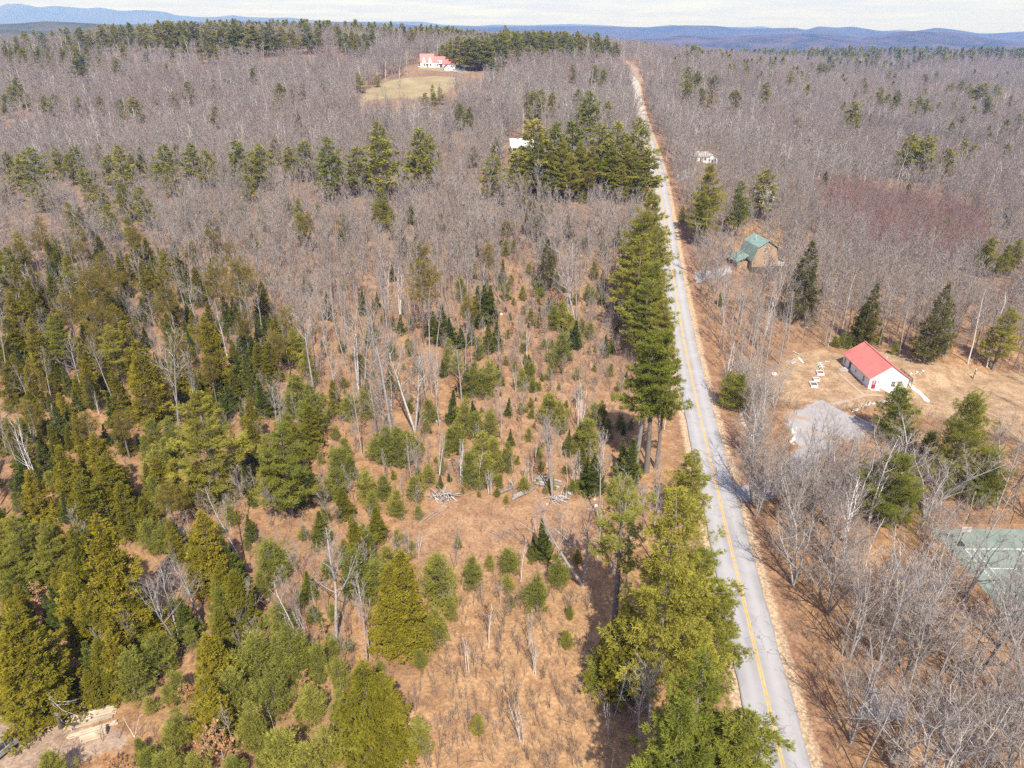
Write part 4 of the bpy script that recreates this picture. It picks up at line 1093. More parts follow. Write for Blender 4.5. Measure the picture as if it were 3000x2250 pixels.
for i in np.nonzero(k2)[0]:
    q = rs.rand()
    if q > 0.62: continue
    code = 'Y' if q < 0.26 else ('P' if q < 0.36 else ('F' if q < 0.48 else ('O' if q < 0.55 else 'D')))
    if in_poly(x2[i:i + 1], y2[i:i + 1], CORRIDOR)[0] and code in 'POD': code = 'Y'
    ht = {'Y': rs.uniform(3, 6.5), 'P': rs.uniform(9, 15), 'F': rs.uniform(4, 8), 'O': rs.uniform(10, 15), 'D': rs.uniform(7, 12)}[code]
    TREES.append([code, x2[i], y2[i], h1(x2[i], y2[i]), ht, None, None])
for (x0_, x1_, y0_, y1_, n_, pl) in ((-40, 60, 85, 215, 620, CORRIDOR), (-80, 15, 60, 190, 420, MIXED), (-40, 45, 40, 110, 45, SLOPE_TAN)):
    xs_, ys_ = rs.uniform(x0_, x1_, n_), rs.uniform(y0_, y1_, n_)
    k2 = in_poly(xs_, ys_, pl) & free(xs_, ys_, -0.2, 6.5)
    for i in np.nonzero(k2)[0]:
        q = rs.rand(); code = 'Y' if q < 0.5 else ('X' if q < 0.82 else ('T' if q < 0.93 else 'F'))
        TREES.append([code, xs_[i], ys_[i], h1(xs_[i], ys_[i]), rs.uniform(0.9, 3.4) if code != 'F' else rs.uniform(1.5, 4.5), None, None])
# more red thicket, finer grid
x, y = jitter(60, 330, 180, 340, 2.6)
k = in_poly(x, y, RED) & free(x, y)
push('redwood', x[k], y[k], rs.uniform(0.45, 0.8, k.sum()), rs.uniform(1.0, 1.4, k.sum()))
# far woods
for (x0, x1, y0, y1, st, kind, sc) in [(-560, 620, 335, 700, 4.6, 'farwood', 1.0), (-800, 900, 700, 1250, 6.6, 'farwood', 1.05), (150, 1900, 1250, 2300, 13.0, 'farwood', 1.3), (-700, 150, 1250, 1500, 14.0, 'farwood', 1.3), (330, 2600, 2300, 3300, 24.0, 'farwood', 1.7)]:
    x, y = jitter(x0, x1, y0, y1, st)
    z = H(x, y)
    k = visible(x, y, z) & free(x, y, -0.3, 5.5 if y0 < 600 else 4.0)
    x, y, z = x[k], y[k], z[k]
    bl = ~blocked(x, y, z, np.full(x.shape, 14.5 * sc))
    x, y, z = x[bl], y[bl], z[bl]
    redden = (np.sin(x * 0.021 + 2) * np.sin(y * 0.017) > 0.72)
    sc_ = rs.uniform(0.72, 1.12, len(x)) * sc
    for i in range(len(x)):
        WOODS['redwood' if redden[i] and rs.rand() < 0.6 else 'farwood'].append((x[i], y[i], z[i] - 0.2, sc_[i], rs.uniform(0.85, 1.25)))
# scattered far evergreens and the ridge woods
def scatter(n, x0, x1, y0, y1, smin, smax, test=None):
    x = rs.uniform(x0, x1, n); y = rs.uniform(y0, y1, n)
    k = visible(x, y, H(x, y)) & free(x, y)
    if test is not None: k &= test(x, y)
    push('farcon', x[k], y[k], rs.uniform(smin, smax, k.sum()), rs.uniform(0.9, 1.2, k.sum()))
scatter(60, -560, 500, 340, 800, 0.4, 0.8)
scatter(420, -480, -60, 760, 880, 0.9, 1.35, lambda x, y: np.sin(x * 0.03) + np.sin(y * 0.05 + x * 0.01) > -0.9)
scatter(330, -560, -250, 600, 760, 0.45, 0.8, lambda x, y: x + (y - 600) * 0.8 < -290)
scatter(220, -70, 90, 760, 880, 0.9, 1.25)
scatter(420, 200, 1300, 850, 1500, 0.9, 1.4, lambda x, y: np.sin(x * 0.013 + 1) * np.sin(y * 0.011) > 0.05)
scatter(1500, 300, 2200, 1500, 3000, 1.5, 2.2)
scatter(130, 150, 700, 420, 900, 0.7, 1.2)
# brush: on the tan slope, in the cut-over corridor, along the verges and under the roadside trees
def brush(n, poly_test, x0, x1, y0, y1, smin, smax, rc=4.9):
    x = rs.uniform(x0, x1, n); y = rs.uniform(y0, y1, n)
    k = poly_test(x, y) & ((np.abs(road_d(x, y)) > rc)) & visible(x, y, H(x, y), 3)
    for pl in (DRIVE, COURT, LAWN): k &= ~in_poly(x, y, pl)
    for (bx, by, br) in BUILT: k &= (x - bx) ** 2 + (y - by) ** 2 > (br * 0.8) ** 2
    push('brush', x[k], y[k], rs.uniform(smin, smax, k.sum()), rs.uniform(0.7, 1.2, k.sum()))
brush(6500, lambda x, y: in_poly(x, y, SLOPE_TAN), -60, 60, 36, 110, 0.35, 1.05)
brush(4500, lambda x, y: in_poly(x, y, CORRIDOR), -40, 70, 80, 230, 0.35, 0.95)
brush(2600, lambda x, y: in_poly(x, y, CLEAR_RED), -40, 60, 70, 130, 0.12, 0.45)
brush(4200, lambda x, y: road_d(x, y) > 5.2, 28, 110, 34, 150, 0.35, 1.1)
brush(6500, lambda x, y: (in_poly(x, y, MIXED) | in_poly(x, y, LEFTDARK)), -130, 30, 36, 220, 0.3, 0.9)
brush(9000, lambda x, y: y > 140, -160, 230, 140, 330, 0.5, 1.6, 6.0)

def saplings(n, test, x0, x1, y0, y1, smin, smax):
    x = rs.uniform(x0, x1, n); y = rs.uniform(y0, y1, n)
    k = test(x, y) & free(x, y, 0.0, 6.0) & visible(x, y, H(x, y), 5)
    x, y = x[k], y[k]
    bl = ~blocked(x, y, H(x, y), np.full(x.shape, 5.0))
    push('midwood', x[bl], y[bl], rs.uniform(smin, smax, bl.sum()), rs.uniform(0.55, 0.9, bl.sum()))
saplings(1100, lambda x, y: in_poly(x, y, CORRIDOR), -40, 70, 90, 230, 0.18, 0.45)
saplings(1500, lambda x, y: in_poly(x, y, MIXED), -110, 20, 60, 220, 0.25, 0.6)
saplings(3200, lambda x, y: y > 150, -150, 230, 150, 330, 0.3, 0.6)
saplings(500, lambda x, y: (road_d(x, y) > 6) & (y < 150), 30, 110, 40, 150, 0.25, 0.5)

# ---- labels: look, whereabouts, then the count across the picture
NUM = ['first', 'second', 'third', 'fourth', 'fifth', 'sixth', 'seventh', 'eighth', 'ninth', 'tenth', 'eleventh', 'twelfth', 'thirteenth', 'fourteenth', 'fifteenth', 'sixteenth', 'seventeenth', 'eighteenth', 'nineteenth']
TENS = ['', '', 'twenty', 'thirty', 'forty', 'fifty', 'sixty', 'seventy', 'eighty', 'ninety']
def ordinal(n):
    if n < 20: return NUM[n - 1]
    if n >= 100: return str(n) + 'th'
    t, u_ = divmod(n, 10)
    return (TENS[t][:-1] + 'ieth') if u_ == 0 else TENS[t] + '-' + NUM[u_ - 1]
LAND = [((2610, 1090), 'by the red-roofed cabin', 230), ((2440, 1340), 'beside the gravel drive', 260), ((2900, 1620), 'beside the green tennis court', 300), ((2220, 730), 'around the green-roofed house', 190),
        ((1500, 430), 'near the metal-roofed house', 200), ((1280, 190), 'around the red-roofed farmhouse', 260), ((1190, 255), 'beside the hayfield', 150),
        ((160, 2110), 'by the stacked lumber', 260), ((1300, 1440), 'near the root and log piles', 300), ((1500, 1440), 'near the root and log piles', 280)]
def where(px, py, x, y):
    d = float(road_d(x, y))
    best = None
    for (c_, ph, r_) in LAND:
        q = math.hypot(px - c_[0], py - c_[1]) / r_
        if q < 1 and (best is None or q < best[0]): best = (q, ph)
    if -14 < d < 0 and y < 330: return 'along the left verge of the road'
    if 0 < d < 14 and y < 330: return 'along the right verge of the road'
    if best: return best[1]
    if y > 1000: return 'on the far skyline'
    if d > 0:
        if y < 150: return 'in the woods below the court'
        if y < 330: return 'in the woods right of the road'
        if y < 560: return 'in the grey woods beyond the red thicket'
        return 'in the far woods right of the road'
    if y > 700: return 'on the left ridge crest'
    if y > 430: return 'on the slope below the left ridge'
    if y > 250: return 'in the evergreen belt left of the house'
    if px > 1120:
        return 'on the tan brushy slope' if py > 1650 else ('in the cut-over clearing' if py > 1000 else 'at the top of the clearing')
    if py < 1150: return 'in the dense dark wood at left'
    return 'in the mixed young growth at left' if px > 420 else 'in the dark hemlock stand at far left'
# of one kind the 290 that show largest stay single trees, the rest is scrub
_y = [t for t in TREES if t[0] in 'YX']
_y.sort(key=lambda t: -(t[4] / math.hypot(t[1], t[2])) - (10 if t[5] is not None else 0))
_rest = set(id(t) for t in _y[290:])
for t in _y[290:]: WOODS['scrub'].append((t[1], t[2], t[3] - 0.05, t[4] / 5.0, 1.15))
TREES = [t for t in TREES if id(t) not in _rest]
for t in TREES:
    if t[5] is None or True:
        t[5], t[6] = [float(q) for q in project(t[1], t[2], t[3] + t[4] * 0.6)]
byplace = {}
for t in TREES:
    t.append(where(t[5], t[6], t[1], t[2]))
    byplace.setdefault((LOOK[t[0]], t[7]), []).append(t)
for key, lst in byplace.items():
    lst.sort(key=lambda t: t[5])
    for i, t in enumerate(lst):
        if len(lst) == 1: lab = 'lone %s %s' % key
        else:
            lab = '%s %s, %s from left' % (key[0], key[1], ordinal(i + 1))
        t.append(lab)
_rng = np.random.RandomState(5)
_count = {}
def put_tree(code, x, y, z, ht, label):
    pk, name = KIND[code][0], KIND[code][1]
    lst = PROTO[pk]
    t_me, c_me, hu = lst[_rng.randint(len(lst))]
    s = ht / hu
    wide = s * _rng.uniform(0.78, 1.2)
    wide *= {'Q': 1.75, 'P': 1.18, 'L': 1.05, 'Y': 1.15, 'X': 1.15, 'H': 1.08, 'O': 1.15}.get(code, 1.0)
    if code == 'P': wide *= 0.98 if ht > 28 else 1.12
    if code == 'R': wide *= 1.25
    e = bpy.data.objects.new(name, None)
    e.empty_display_size = 0.3
    e.location = (x, y, z - 0.05 * s); e.scale = (wide, wide, s)
    tl = {'B': 0.05, 'K': 0.05, 'S': 0.05, 'W': 0.055, 'V': 0.08}.get(code, 0.02)
    e.rotation_euler = (_rng.normal(0, tl), _rng.normal(0, tl), _rng.uniform(0, 6.283))
    COL.objects.link(e)
    e['label'] = label; e['category'] = CAT[code]; e['group'] = GROUP[code]
    for nm, me in (('trunk', t_me), ('crown', c_me)):
        o = bpy.data.objects.new(nm, me); COL.objects.link(o); o.parent = e
    _count[code] = _count.get(code, 0) + 1
    return e
for t in TREES: put_tree(t[0], t[1], t[2], t[3], t[4], t[8])
print('trees', _count)

# ---- uncounted woods: one object each, instanced on points
def gn_scatter(name, pts, meshes, label, seed):
    pts = np.array(pts)
    pc = bpy.data.collections.new(name + '_kinds')
    for i, me in enumerate(meshes):
        pc.objects.link(bpy.data.objects.new('%s_kind_%02d' % (name, i), me))
    me = bpy.data.meshes.new(name)
    me.vertices.add(len(pts)); me.vertices.foreach_set('co', pts[:, :3].astype(np.float32).ravel())
    rs_ = np.random.RandomState(seed)
    n = len(pts)
    a = me.attributes.new('kind_index', 'INT', 'POINT'); a.data.foreach_set('value', rs_.randint(0, len(meshes), n).astype(np.int32))
    rot = np.stack([rs_.normal(0, 0.05, n), rs_.normal(0, 0.05, n), rs_.uniform(0, 6.283, n)], 1)
    a = me.attributes.new('turn', 'FLOAT_VECTOR', 'POINT'); a.data.foreach_set('vector', rot.astype(np.float32).ravel())
    sc = np.stack([pts[:, 3] * pts[:, 4], pts[:, 3] * pts[:, 4], pts[:, 3]], 1)
    a = me.attributes.new('size', 'FLOAT_VECTOR', 'POINT'); a.data.foreach_set('vector', sc.astype(np.float32).ravel())
    o = link(bpy.data.objects.new(name, me))
    tag(o, label, None, None, 'stuff')
    ng = bpy.data.node_groups.new(name, 'GeometryNodeTree')
    ng.interface.new_socket('Geometry', in_out='INPUT', socket_type='NodeSocketGeometry')
    ng.interface.new_socket('Geometry', in_out='OUTPUT', socket_type='NodeSocketGeometry')
    gi = ng.nodes.new('NodeGroupInput'); go = ng.nodes.new('NodeGroupOutput')
    ip = ng.nodes.new('GeometryNodeInstanceOnPoints'); ci = ng.nodes.new('GeometryNodeCollectionInfo')
    ci.inputs['Collection'].default_value = pc
    ci.inputs['Separate Children'].default_value = True; ci.inputs['Reset Children'].default_value = True
    ip.inputs['Pick Instance'].default_value = True
    def na(nm, ty):
        nd = ng.nodes.new('GeometryNodeInputNamedAttribute'); nd.data_type = ty; nd.inputs['Name'].default_value = nm; return nd.outputs['Attribute']
    ng.links.new(gi.outputs[0], ip.inputs['Points']); ng.links.new(ci.outputs[0], ip.inputs['Instance'])
    ng.links.new(na('kind_index', 'INT'), ip.inputs['Instance Index'])
    er = ng.nodes.new('FunctionNodeEulerToRotation'); ng.links.new(na('turn', 'FLOAT_VECTOR'), er.inputs[0]); ng.links.new(er.outputs[0], ip.inputs['Rotation'])
    ng.links.new(na('size', 'FLOAT_VECTOR'), ip.inputs['Scale'])
    ng.links.new(ip.outputs[0], go.inputs[0])
    md = o.modifiers.new('scatter', 'NODES'); md.node_group = ng
    return o
gn_scatter('hardwood_forest', WOODS['farwood'], JOIN['farwood'], 'far leafless grey-mauve hardwood forest covering the hills', 1)
gn_scatter('hardwood_stand', WOODS['midwood'], JOIN['midwood'], 'leafless grey hardwood stands of the middle distance', 2)
gn_scatter('red_maple_thicket', WOODS['redwood'], JOIN['redwood'], 'reddish thicket of leafless young maples', 3)
gn_scatter('distant_evergreens', WOODS['farcon'], JOIN['farcon'], 'small far evergreens dotted through the forest and ridge', 4)
gn_scatter('pine_scrub', WOODS['scrub'], JOIN['scrub'], 'small young pines scattered through the clearing and young growth', 6)
gn_scatter('undergrowth', WOODS['brush'], JOIN['brush'], 'thin brown leafless brush and saplings over the forest floor', 5)
print({k_: len(v_) for k_, v_ in WOODS.items()})

# ================================================================== buildings
M['white_siding'] = varied('white_siding', (0.74, 0.73, 0.74), 0.04, 1.5, 0.6)
M['white_trim'] = varied('white_trim', (0.78, 0.77, 0.77), 0.03, 2, 0.5)
M['grey_siding'] = varied('grey_siding', (0.40, 0.37, 0.35), 0.12, 1.2, 0.8)
M['red_roof'] = varied('red_roof', (0.53, 0.175, 0.15), 0.14, 0.5, 0.42, 0.5)
M['far_red_roof'] = varied('far_red_roof', (0.60, 0.16, 0.15), 0.08, 0.3, 0.5, 0.4)
M['maroon_roof'] = varied('maroon_roof', (0.24, 0.05, 0.06), 0.12, 0.5, 0.6)
M['green_roof'] = varied('green_roof', (0.20, 0.29, 0.265), 0.2, 1.2, 0.7)
M['metal_roof'] = varied('metal_roof', (0.58, 0.60, 0.63), 0.12, 0.5, 0.35, 0.5)
M['tan_shingle'] = varied('tan_shingle', (0.36, 0.25, 0.165), 0.25, 2.2, 0.85)
M['cream'] = varied('cream', (0.62, 0.53, 0.41), 0.08, 1, 0.7)
M['dark_wood'] = varied('dark_wood', (0.10, 0.08, 0.07), 0.3, 2, 0.85)
M['grey_wood'] = varied('grey_wood', (0.34, 0.32, 0.32), 0.3, 2.5, 0.85, rand=0.2)
M['concrete'] = varied('concrete', (0.42, 0.385, 0.35), 0.15, 1.2, 0.9, bump=0.2)
M['pale_concrete'] = varied('pale_concrete', (0.52, 0.49, 0.46), 0.14, 1.0, 0.9, bump=0.2)
M['red_door'] = varied('red_door', (0.34, 0.02, 0.055), 0.08, 2, 0.4)
M['brick'] = varied('brick', (0.33, 0.13, 0.09), 0.3, 4, 0.9)
M['black_metal'] = varied('black_metal', (0.03, 0.03, 0.032), 0.2, 3, 0.5, 0.5)
m, nt, out = new_mat('window_glass'); g = NT(nt)
g.link(g.principled(g.mix(g.rng(g.noise(0.9, 2, 0.5, g.obj()), 0.35, 0.65), (0.035, 0.04, 0.05), (0.10, 0.11, 0.13)), 0.08, 0, 0.6), out.inputs['Surface'])
M['glass'] = m
FACE = {'S': ((1, 0), (0, -1)), 'N': ((-1, 0), (0, 1)), 'W': ((0, -1), (-1, 0)), 'E': ((0, 1), (1, 0))}
def fbox(mb, o, face, u0, u1, z0, z1, d0, d1):
    """box on a wall: u along the wall, d outwards from it; o = wall centre (x, y)"""
    (ux, uy), (nx, ny) = FACE[face]
    c = [(o[0] + ux * u + nx * d, o[1] + uy * u + ny * d) for u, d in ((u0, d0), (u1, d0), (u1, d1), (u0, d1))]
    return mb.add([(p[0], p[1], z0) for p in c] + [(p[0], p[1], z1) for p in c],
                  [(3, 2, 1, 0), (4, 5, 6, 7), (0, 1, 5, 4), (1, 2, 6, 5), (2, 3, 7, 6), (3, 0, 4, 7)])
def window(par, o, face, u, z, w, h, trim=None, rows=2, cols=1, fine=True):
    t = trim or M['white_trim']
    fr = MB()
    k = 0.07 if fine else 0.12
    fbox(fr, o, face, u - w / 2 - k, u + w / 2 + k, z - k, z, 0.0, 0.07); fbox(fr, o, face, u - w / 2 - k, u + w / 2 + k, z + h, z + h + k, 0.0, 0.07)
    fbox(fr, o, face, u - w / 2 - k, u - w / 2, z, z + h, 0.0, 0.068); fbox(fr, o, face, u + w / 2, u + w / 2 + k, z, z + h, 0.0, 0.068)
    if fine:
        for r_ in range(1, rows): fbox(fr, o, face, u - w / 2, u + w / 2, z + h * r_ / rows - 0.022, z + h * r_ / rows + 0.022, 0.0, 0.05)
        for c_ in range(1, cols): fbox(fr, o, face, u + w * (c_ / cols - 0.5) - 0.014, u + w * (c_ / cols - 0.5) + 0.014, z, z + h, 0.0, 0.045)
    f_ = fr.build('window', t, par)
    for r_ in range(rows if fine else 1):
        rr = rows if fine else 1
        fbox(MB(), o, face, 0, 1, 0, 1, 0, 1)
        pn = fbox(MB(), o, face, u - w / 2, u + w / 2, z + h * r_ / rr + 0.01, z + h * (r_ + 1) / rr - 0.01, -0.05, 0.025)
        pn.build('pane', M['glass'], f_)
    return f_
def block(par, cx, cy, wx, wy, z0, eave, ridge, axis, wall, roof, ov=0.35, seams=0.0, th=0.12, walls='SNWE', gable_wall=True):
    """walls and pitched roof of one building volume centred on (cx, cy)"""
    x0, x1, y0, y1 = cx - wx / 2, cx + wx / 2, cy - wy / 2, cy + wy / 2
    t = 0.18
    if axis == 'y':
        for nm, (a, b) in (('S', (y0, y0 + t)), ('N', (y1 - t, y1))):
            if nm in walls: MB().prism([(x0, z0), (x1, z0), (x1, eave), (cx, ridge - 0.02), (x0, eave)], 'y', a, b).build('wall', wall, par)
        if 'W' in walls: MB().box(x0, y0 + t, z0, x0 + t, y1 - t, eave).build('wall', wall, par)
        if 'E' in walls: MB().box(x1 - t, y0 + t, z0, x1, y1 - t, eave).build('wall', wall, par)
        sl = (ridge - eave) / (wx / 2)
        e0 = eave - sl * ov
        rf = MB()
        rf.prism([(x0 - ov, e0 + 0.02), (cx, ridge + 0.02), (cx, ridge + 0.02 + th), (x0 - ov, e0 + 0.02 + th)], 'y', y0 - ov, y1 + ov)
        rf.prism([(cx + 0.002, ridge + 0.02), (x1 + ov, e0 + 0.02), (x1 + ov, e0 + 0.02 + th), (cx + 0.002, ridge + 0.02 + th)], 'y', y0 - ov, y1 + ov)
        r_ = rf.build('roof', roof, par)
        if seams:
            sm = MB(); yy = y0 - ov + 0.05
            while yy < y1 + ov:
                for sgn in (-1, 1):
                    xe = cx + sgn * (wx / 2 + ov)
                    sm.add([(xe, yy, e0 + 0.02 + th), (xe, yy + 0.045, e0 + 0.02 + th), (cx, yy + 0.045, ridge + 0.02 + th), (cx, yy, ridge + 0.02 + th),
                            (xe, yy, e0 + 0.06 + th), (xe, yy + 0.045, e0 + 0.06 + th), (cx, yy + 0.045, ridge + 0.06 + th), (cx, yy, ridge + 0.06 + th)],
                           [(3, 2, 1, 0), (4, 5, 6, 7), (0, 1, 5, 4), (1, 2, 6, 5), (2, 3, 7, 6), (3, 0, 4, 7)])
                yy += seams
            sm.build('seams', roof, r_)
            MB().box(cx - 0.16, y0 - ov - 0.01, ridge + 0.04 + th, cx + 0.16, y1 + ov + 0.01, ridge + 0.10 + th).build('ridge_cap', roof, r_)
    else:
        for nm, (a, b) in (('W', (x0, x0 + t)), ('E', (x1 - t, x1))):
            if nm in walls: MB().prism([(y0, z0), (y1, z0), (y1, eave), (cy, ridge - 0.02), (y0, eave)], 'x', a, b).build('wall', wall, par)
        if 'S' in walls: MB().box(x0 + t, y0, z0, x1 - t, y0 + t, eave).build('wall', wall, par)
        if 'N' in walls: MB().box(x0 + t, y1 - t, z0, x1 - t, y1, eave).build('wall', wall, par)
        sl = (ridge - eave) / (wy / 2)
        e0 = eave - sl * ov
        rf = MB()
        rf.prism([(y0 - ov, e0 + 0.02), (cy, ridge + 0.02), (cy, ridge + 0.02 + th), (y0 - ov, e0 + 0.02 + th)], 'x', x0 - ov, x1 + ov)
        rf.prism([(cy + 0.002, ridge + 0.02), (y1 + ov, e0 + 0.02), (y1 + ov, e0 + 0.02 + th), (cy + 0.002, ridge + 0.02 + th)], 'x', x0 - ov, x1 + ov)
        r_ = rf.build('roof', roof, par)
    return r_

# ---- the red-roofed cabin by the drive
cab = empty('cabin', (83.42, 148.6, 0.0), 0, 'white gable-fronted cabin with red metal roof beside the gravel drive', 'cabin')
rf = block(cab, 0, 0, 8.55, 13.6, -2.3, 2.55, 5.55, 'y', M['white_siding'], M['red_roof'], 0.3, 0.45, 0.09)
fr = (0, -6.8); lf = (-4.275, 0)
# clapboard courses on the sunny gable and the long side
cb = MB()
z = -1.9
while z < 2.45:
    fbox(cb, fr, 'S', -4.2, 4.2, z, z + 0.03, 0.0, 0.012); z += 0.22
cb.build('clapboard_edges', M['white_trim'], cab)
cb = MB(); z = 0.15
while z < 2.4:
    fbox(cb, lf, 'W', -6.7, 6.7, z, z + 0.03, 0.0, 0.012); z += 0.22
cb.build('clapboard_edges', M['white_trim'], cab)
for u in (1.05, 2.75 - 0.25): window(cab, fr, 'S', u, 0.55, 0.85, 1.25, rows=2, cols=3)
window(cab, fr, 'S', 1.35, -1.75, 0.9, 1.2, rows=2, cols=3)
dr = fbox(MB(), fr, 'S', -3.72, -2.78, 0.05, 2.05, -0.05, 0.05).build('door', M['red_door'], cab)
MB_ = MB(); fbox(MB_, fr, 'S', -3.52, -2.98, 1.05, 1.85, 0.03, 0.06); MB_.build('door_window', M['white_trim'], dr)
for i in range(2):
    for j in range(3):
        fbox(MB(), fr, 'S', -3.48 + 0.26 * i, -3.48 + 0.26 * i + 0.21, 1.09 + 0.25 * j, 1.09 + 0.25 * j + 0.2, 0.055, 0.066).build('pane', M['glass'], dr)
fm = MB(); fbox(fm, fr, 'S', -3.82, -3.72, 0.0, 2.15, 0, 0.07); fbox(fm, fr, 'S', -2.78, -2.68, 0.0, 2.15, 0, 0.07); fbox(fm, fr, 'S', -3.72, -2.78, 2.05, 2.15, 0, 0.068)
fm.build('door_frame', M['white_trim'], cab)
fbox(MB(), fr, 'S', -2.35, -2.2, 1.6, 1.85, 0.0, 0.14).build('wall_lamp', M['black_metal'], cab)
fbox(MB(), fr, 'S', -0.16, 0.16, 4.35, 4.65, 0.0, 0.05).build('gable_vent', M['grey_wood'], cab)
for u, z, w, h in ((-5.7, 0.6, 0.75, 1.2), (0.05, 0.9, 0.6, 0.7), (4.15, 0.6, 0.75, 1.2)): window(cab, lf, 'W', u, z, w, h)
dr2 = fbox(MB(), lf, 'W', -3.55, -2.55, 0.0, 2.05, -0.04, 0.05).build('side_door', M['dark_wood'], cab)
fbox(MB(), lf, 'W', -2.75, -2.68, 0.95, 1.05, 0.05, 0.11).build('handle', M['metal_roof'], dr2)
for (lo, hi_) in (((-6.3, -2.0), (0, 0)),): pass
st = MB(); fbox(st, lf, 'W', -3.9, -2.2, -0.1, 0.36, 0.02, 1.15); sp = st.build('porch_steps', M['concrete'], cab)
for i in range(3): fbox(MB(), lf, 'W', -3.85, -2.25, -0.1, 0.27 - 0.1 * i, 1.16 + 0.33 * i, 1.48 + 0.33 * i).build('step', M['concrete'], sp)
st = MB(); fbox(st, fr, 'S', -4.0, -1.9, -0.6, 0.02, 0.02, 1.2); sp = st.build('front_steps', M['concrete'], cab)
for i in range(3): fbox(MB(), fr, 'S', -1.88 + 0.36 * i, -1.54 + 0.36 * i, -1.0, -0.12 - 0.17 * i, 0.03, 1.18).build('step', M['concrete'], sp)
vp = MB().tube([(1.1, -1.8, 4.2), (1.1, -1.8, 5.6)], 0.08, 8).build('vent_pipe', M['metal_roof'], rf)
MB().box(-0.3, 1.6, -0.1, 0.5, 2.4, -0.05)
dk = MB().box(4.3, -4.2, 0.1, 7.0, 1.5, 0.25).build('deck', M['grey_wood'], cab)
for (px_, py_) in ((6.9, -4.1), (6.9, -2.2), (6.9, -0.3), (6.9, 1.4), (4.45, -4.1), (5.7, -4.1)):
    MB().box(px_ - 0.05, py_ - 0.05, -2.2 if py_ < -3 else -0.6, px_ + 0.05, py_ + 0.05, 1.15).build('post', M['dark_wood'], dk)
rl = MB().box(6.86, -4.0, 1.15, 6.98, 1.4, 1.2).box(4.45, -4.16, 1.152, 6.84, -4.04, 1.202).box(6.89, -4.0, 0.6, 6.95, 1.4, 0.66)
q = -3.9
while q < 1.3: rl.box(6.89, q, 0.27, 6.93, q + 0.04, 1.14); q += 0.22
rl.build('railing', M['dark_wood'], dk)
tag(cab)
# paths round the cabin
M['path_brick'] = varied('path_brick', (0.385, 0.27, 0.205), 0.18, 1.4, 0.9, world_space=True)
def Z6(x, y): return (2380 + x / 5.53, 960 + y / 5.53)      # cabin close-up
def gz6(x, y): return ground_pt(*Z6(x, y))
poly_sheet('brick_path', [gz6(*p)[:2] for p in [(400, 730), (455, 745), (850, 1080), (980, 1070), (1130, 1090), (1130, 1112), (900, 1112), (640, 1190), (600, 1170), (800, 1090), (690, 990)]], M['path_brick'], 0.05, 0.6, wob=0.04, seed=21)
poly_sheet('concrete_walk', [gz6(*p)[:2] for p in [(1560, 900), (1620, 930), (1760, 1040), (1900, 1180), (1890, 1220), (1810, 1190), (1740, 1090), (1590, 980)]], M['pale_concrete'], 0.07, 0.6, wob=0.06, seed=22)
poly_sheet('brick_path', [gz6(*p)[:2] for p in [(300, 1225), (420, 1190), (560, 1165), (640, 1180), (560, 1215), (420, 1250), (350, 1265)]], M['path_brick'], 0.05, 0.6, wob=0.1, seed=23)

# ---- stones
M['stone_pale'] = varied('stone_pale', (0.60, 0.545, 0.48), 0.25, 2.0, 0.9, bump=0.4, rand=0.2)
M['stone_grey'] = varied('stone_grey', (0.36, 0.34, 0.32), 0.3, 2.0, 0.9, bump=0.4, rand=0.25)
def rock_mesh(seed, mat):
    import bmesh
    rr = random.Random(seed)
    bm = bmesh.new(); bmesh.ops.create_icosphere(bm, subdivisions=2, radius=0.5)
    pl = [(Vector((rr.gauss(0, 1), rr.gauss(0, 1), rr.gauss(0, 0.7))).normalized(), rr.uniform(0.27, 0.42)) for _ in range(11)]
    for v in bm.verts:
        for n_, d_ in pl:
            k_ = v.co.dot(n_) - d_
            if k_ > 0: v.co -= n_ * k_
    me = bpy.data.meshes.new('rock'); bm.to_mesh(me); bm.free(); me.materials.append(mat); return me
ROCKS = [rock_mesh(i, M['stone_pale']) for i in range(5)]; GROCKS = [rock_mesh(20 + i, M['stone_grey']) for i in range(5)]
_rr = random.Random(9)
def rock(loc, s, pool=None, name='boulder', parent=None, label=None, group=None):
    o = bpy.data.objects.new(name, _rr.choice(pool or ROCKS))
    o.location = (loc[0], loc[1], loc[2] + s * 0.16); o.scale = (s * _rr.uniform(0.85, 1.3), s * _rr.uniform(0.85, 1.2), s * _rr.uniform(0.65, 0.95))
    o.rotation_euler = (_rr.uniform(-0.3, 0.3), _rr.uniform(-0.3, 0.3), _rr.uniform(0, 6.28))
    link(o, parent)
    if label: tag(o, label, 'boulder', group)
    return o
for i, (a, b, s) in enumerate([(480, 437, 1.0), (600, 447, 0.55), (803, 467, 0.9)]):
    rock(gp(6, a, b), s, label=['pale boulder at the wood edge nearest the road', 'smallest pale boulder at the wood edge above the yard', 'pale boulder at the wood edge nearest the cabin'][i], group='boulders at the wood edge')
rock(gp(6, 592, 775), 1.5, label='big cream boulder on the lawn edge below the board pile')
rock(gp(6, 582, 745), 0.7, label='small cream boulder behind the big cream boulder')
for i, (a, b, s) in enumerate([(378, 1032, 1.4), (384, 1062, 0.7), (392, 1085, 0.8), (404, 1100, 0.75), (412, 1118, 0.9), (422, 1138, 0.6), (432, 1150, 0.7), (446, 1166, 0.5)]):
    rock(gp(6, a, b), s, label='%s stone from the top of the row right of the road' % ordinal(i + 1), group='row of stones beside the road')
for i in range(12):
    a, b = 712 + _rr.gauss(0, 14), 1125 + 105 * i / 12 + _rr.gauss(0, 6)
    rock(gp(6, a, b), _rr.uniform(0.5, 0.95), label='%s pale rock from the top of the heap beside the drive' % ordinal(i + 1), group='heap of pale rocks beside the drive')
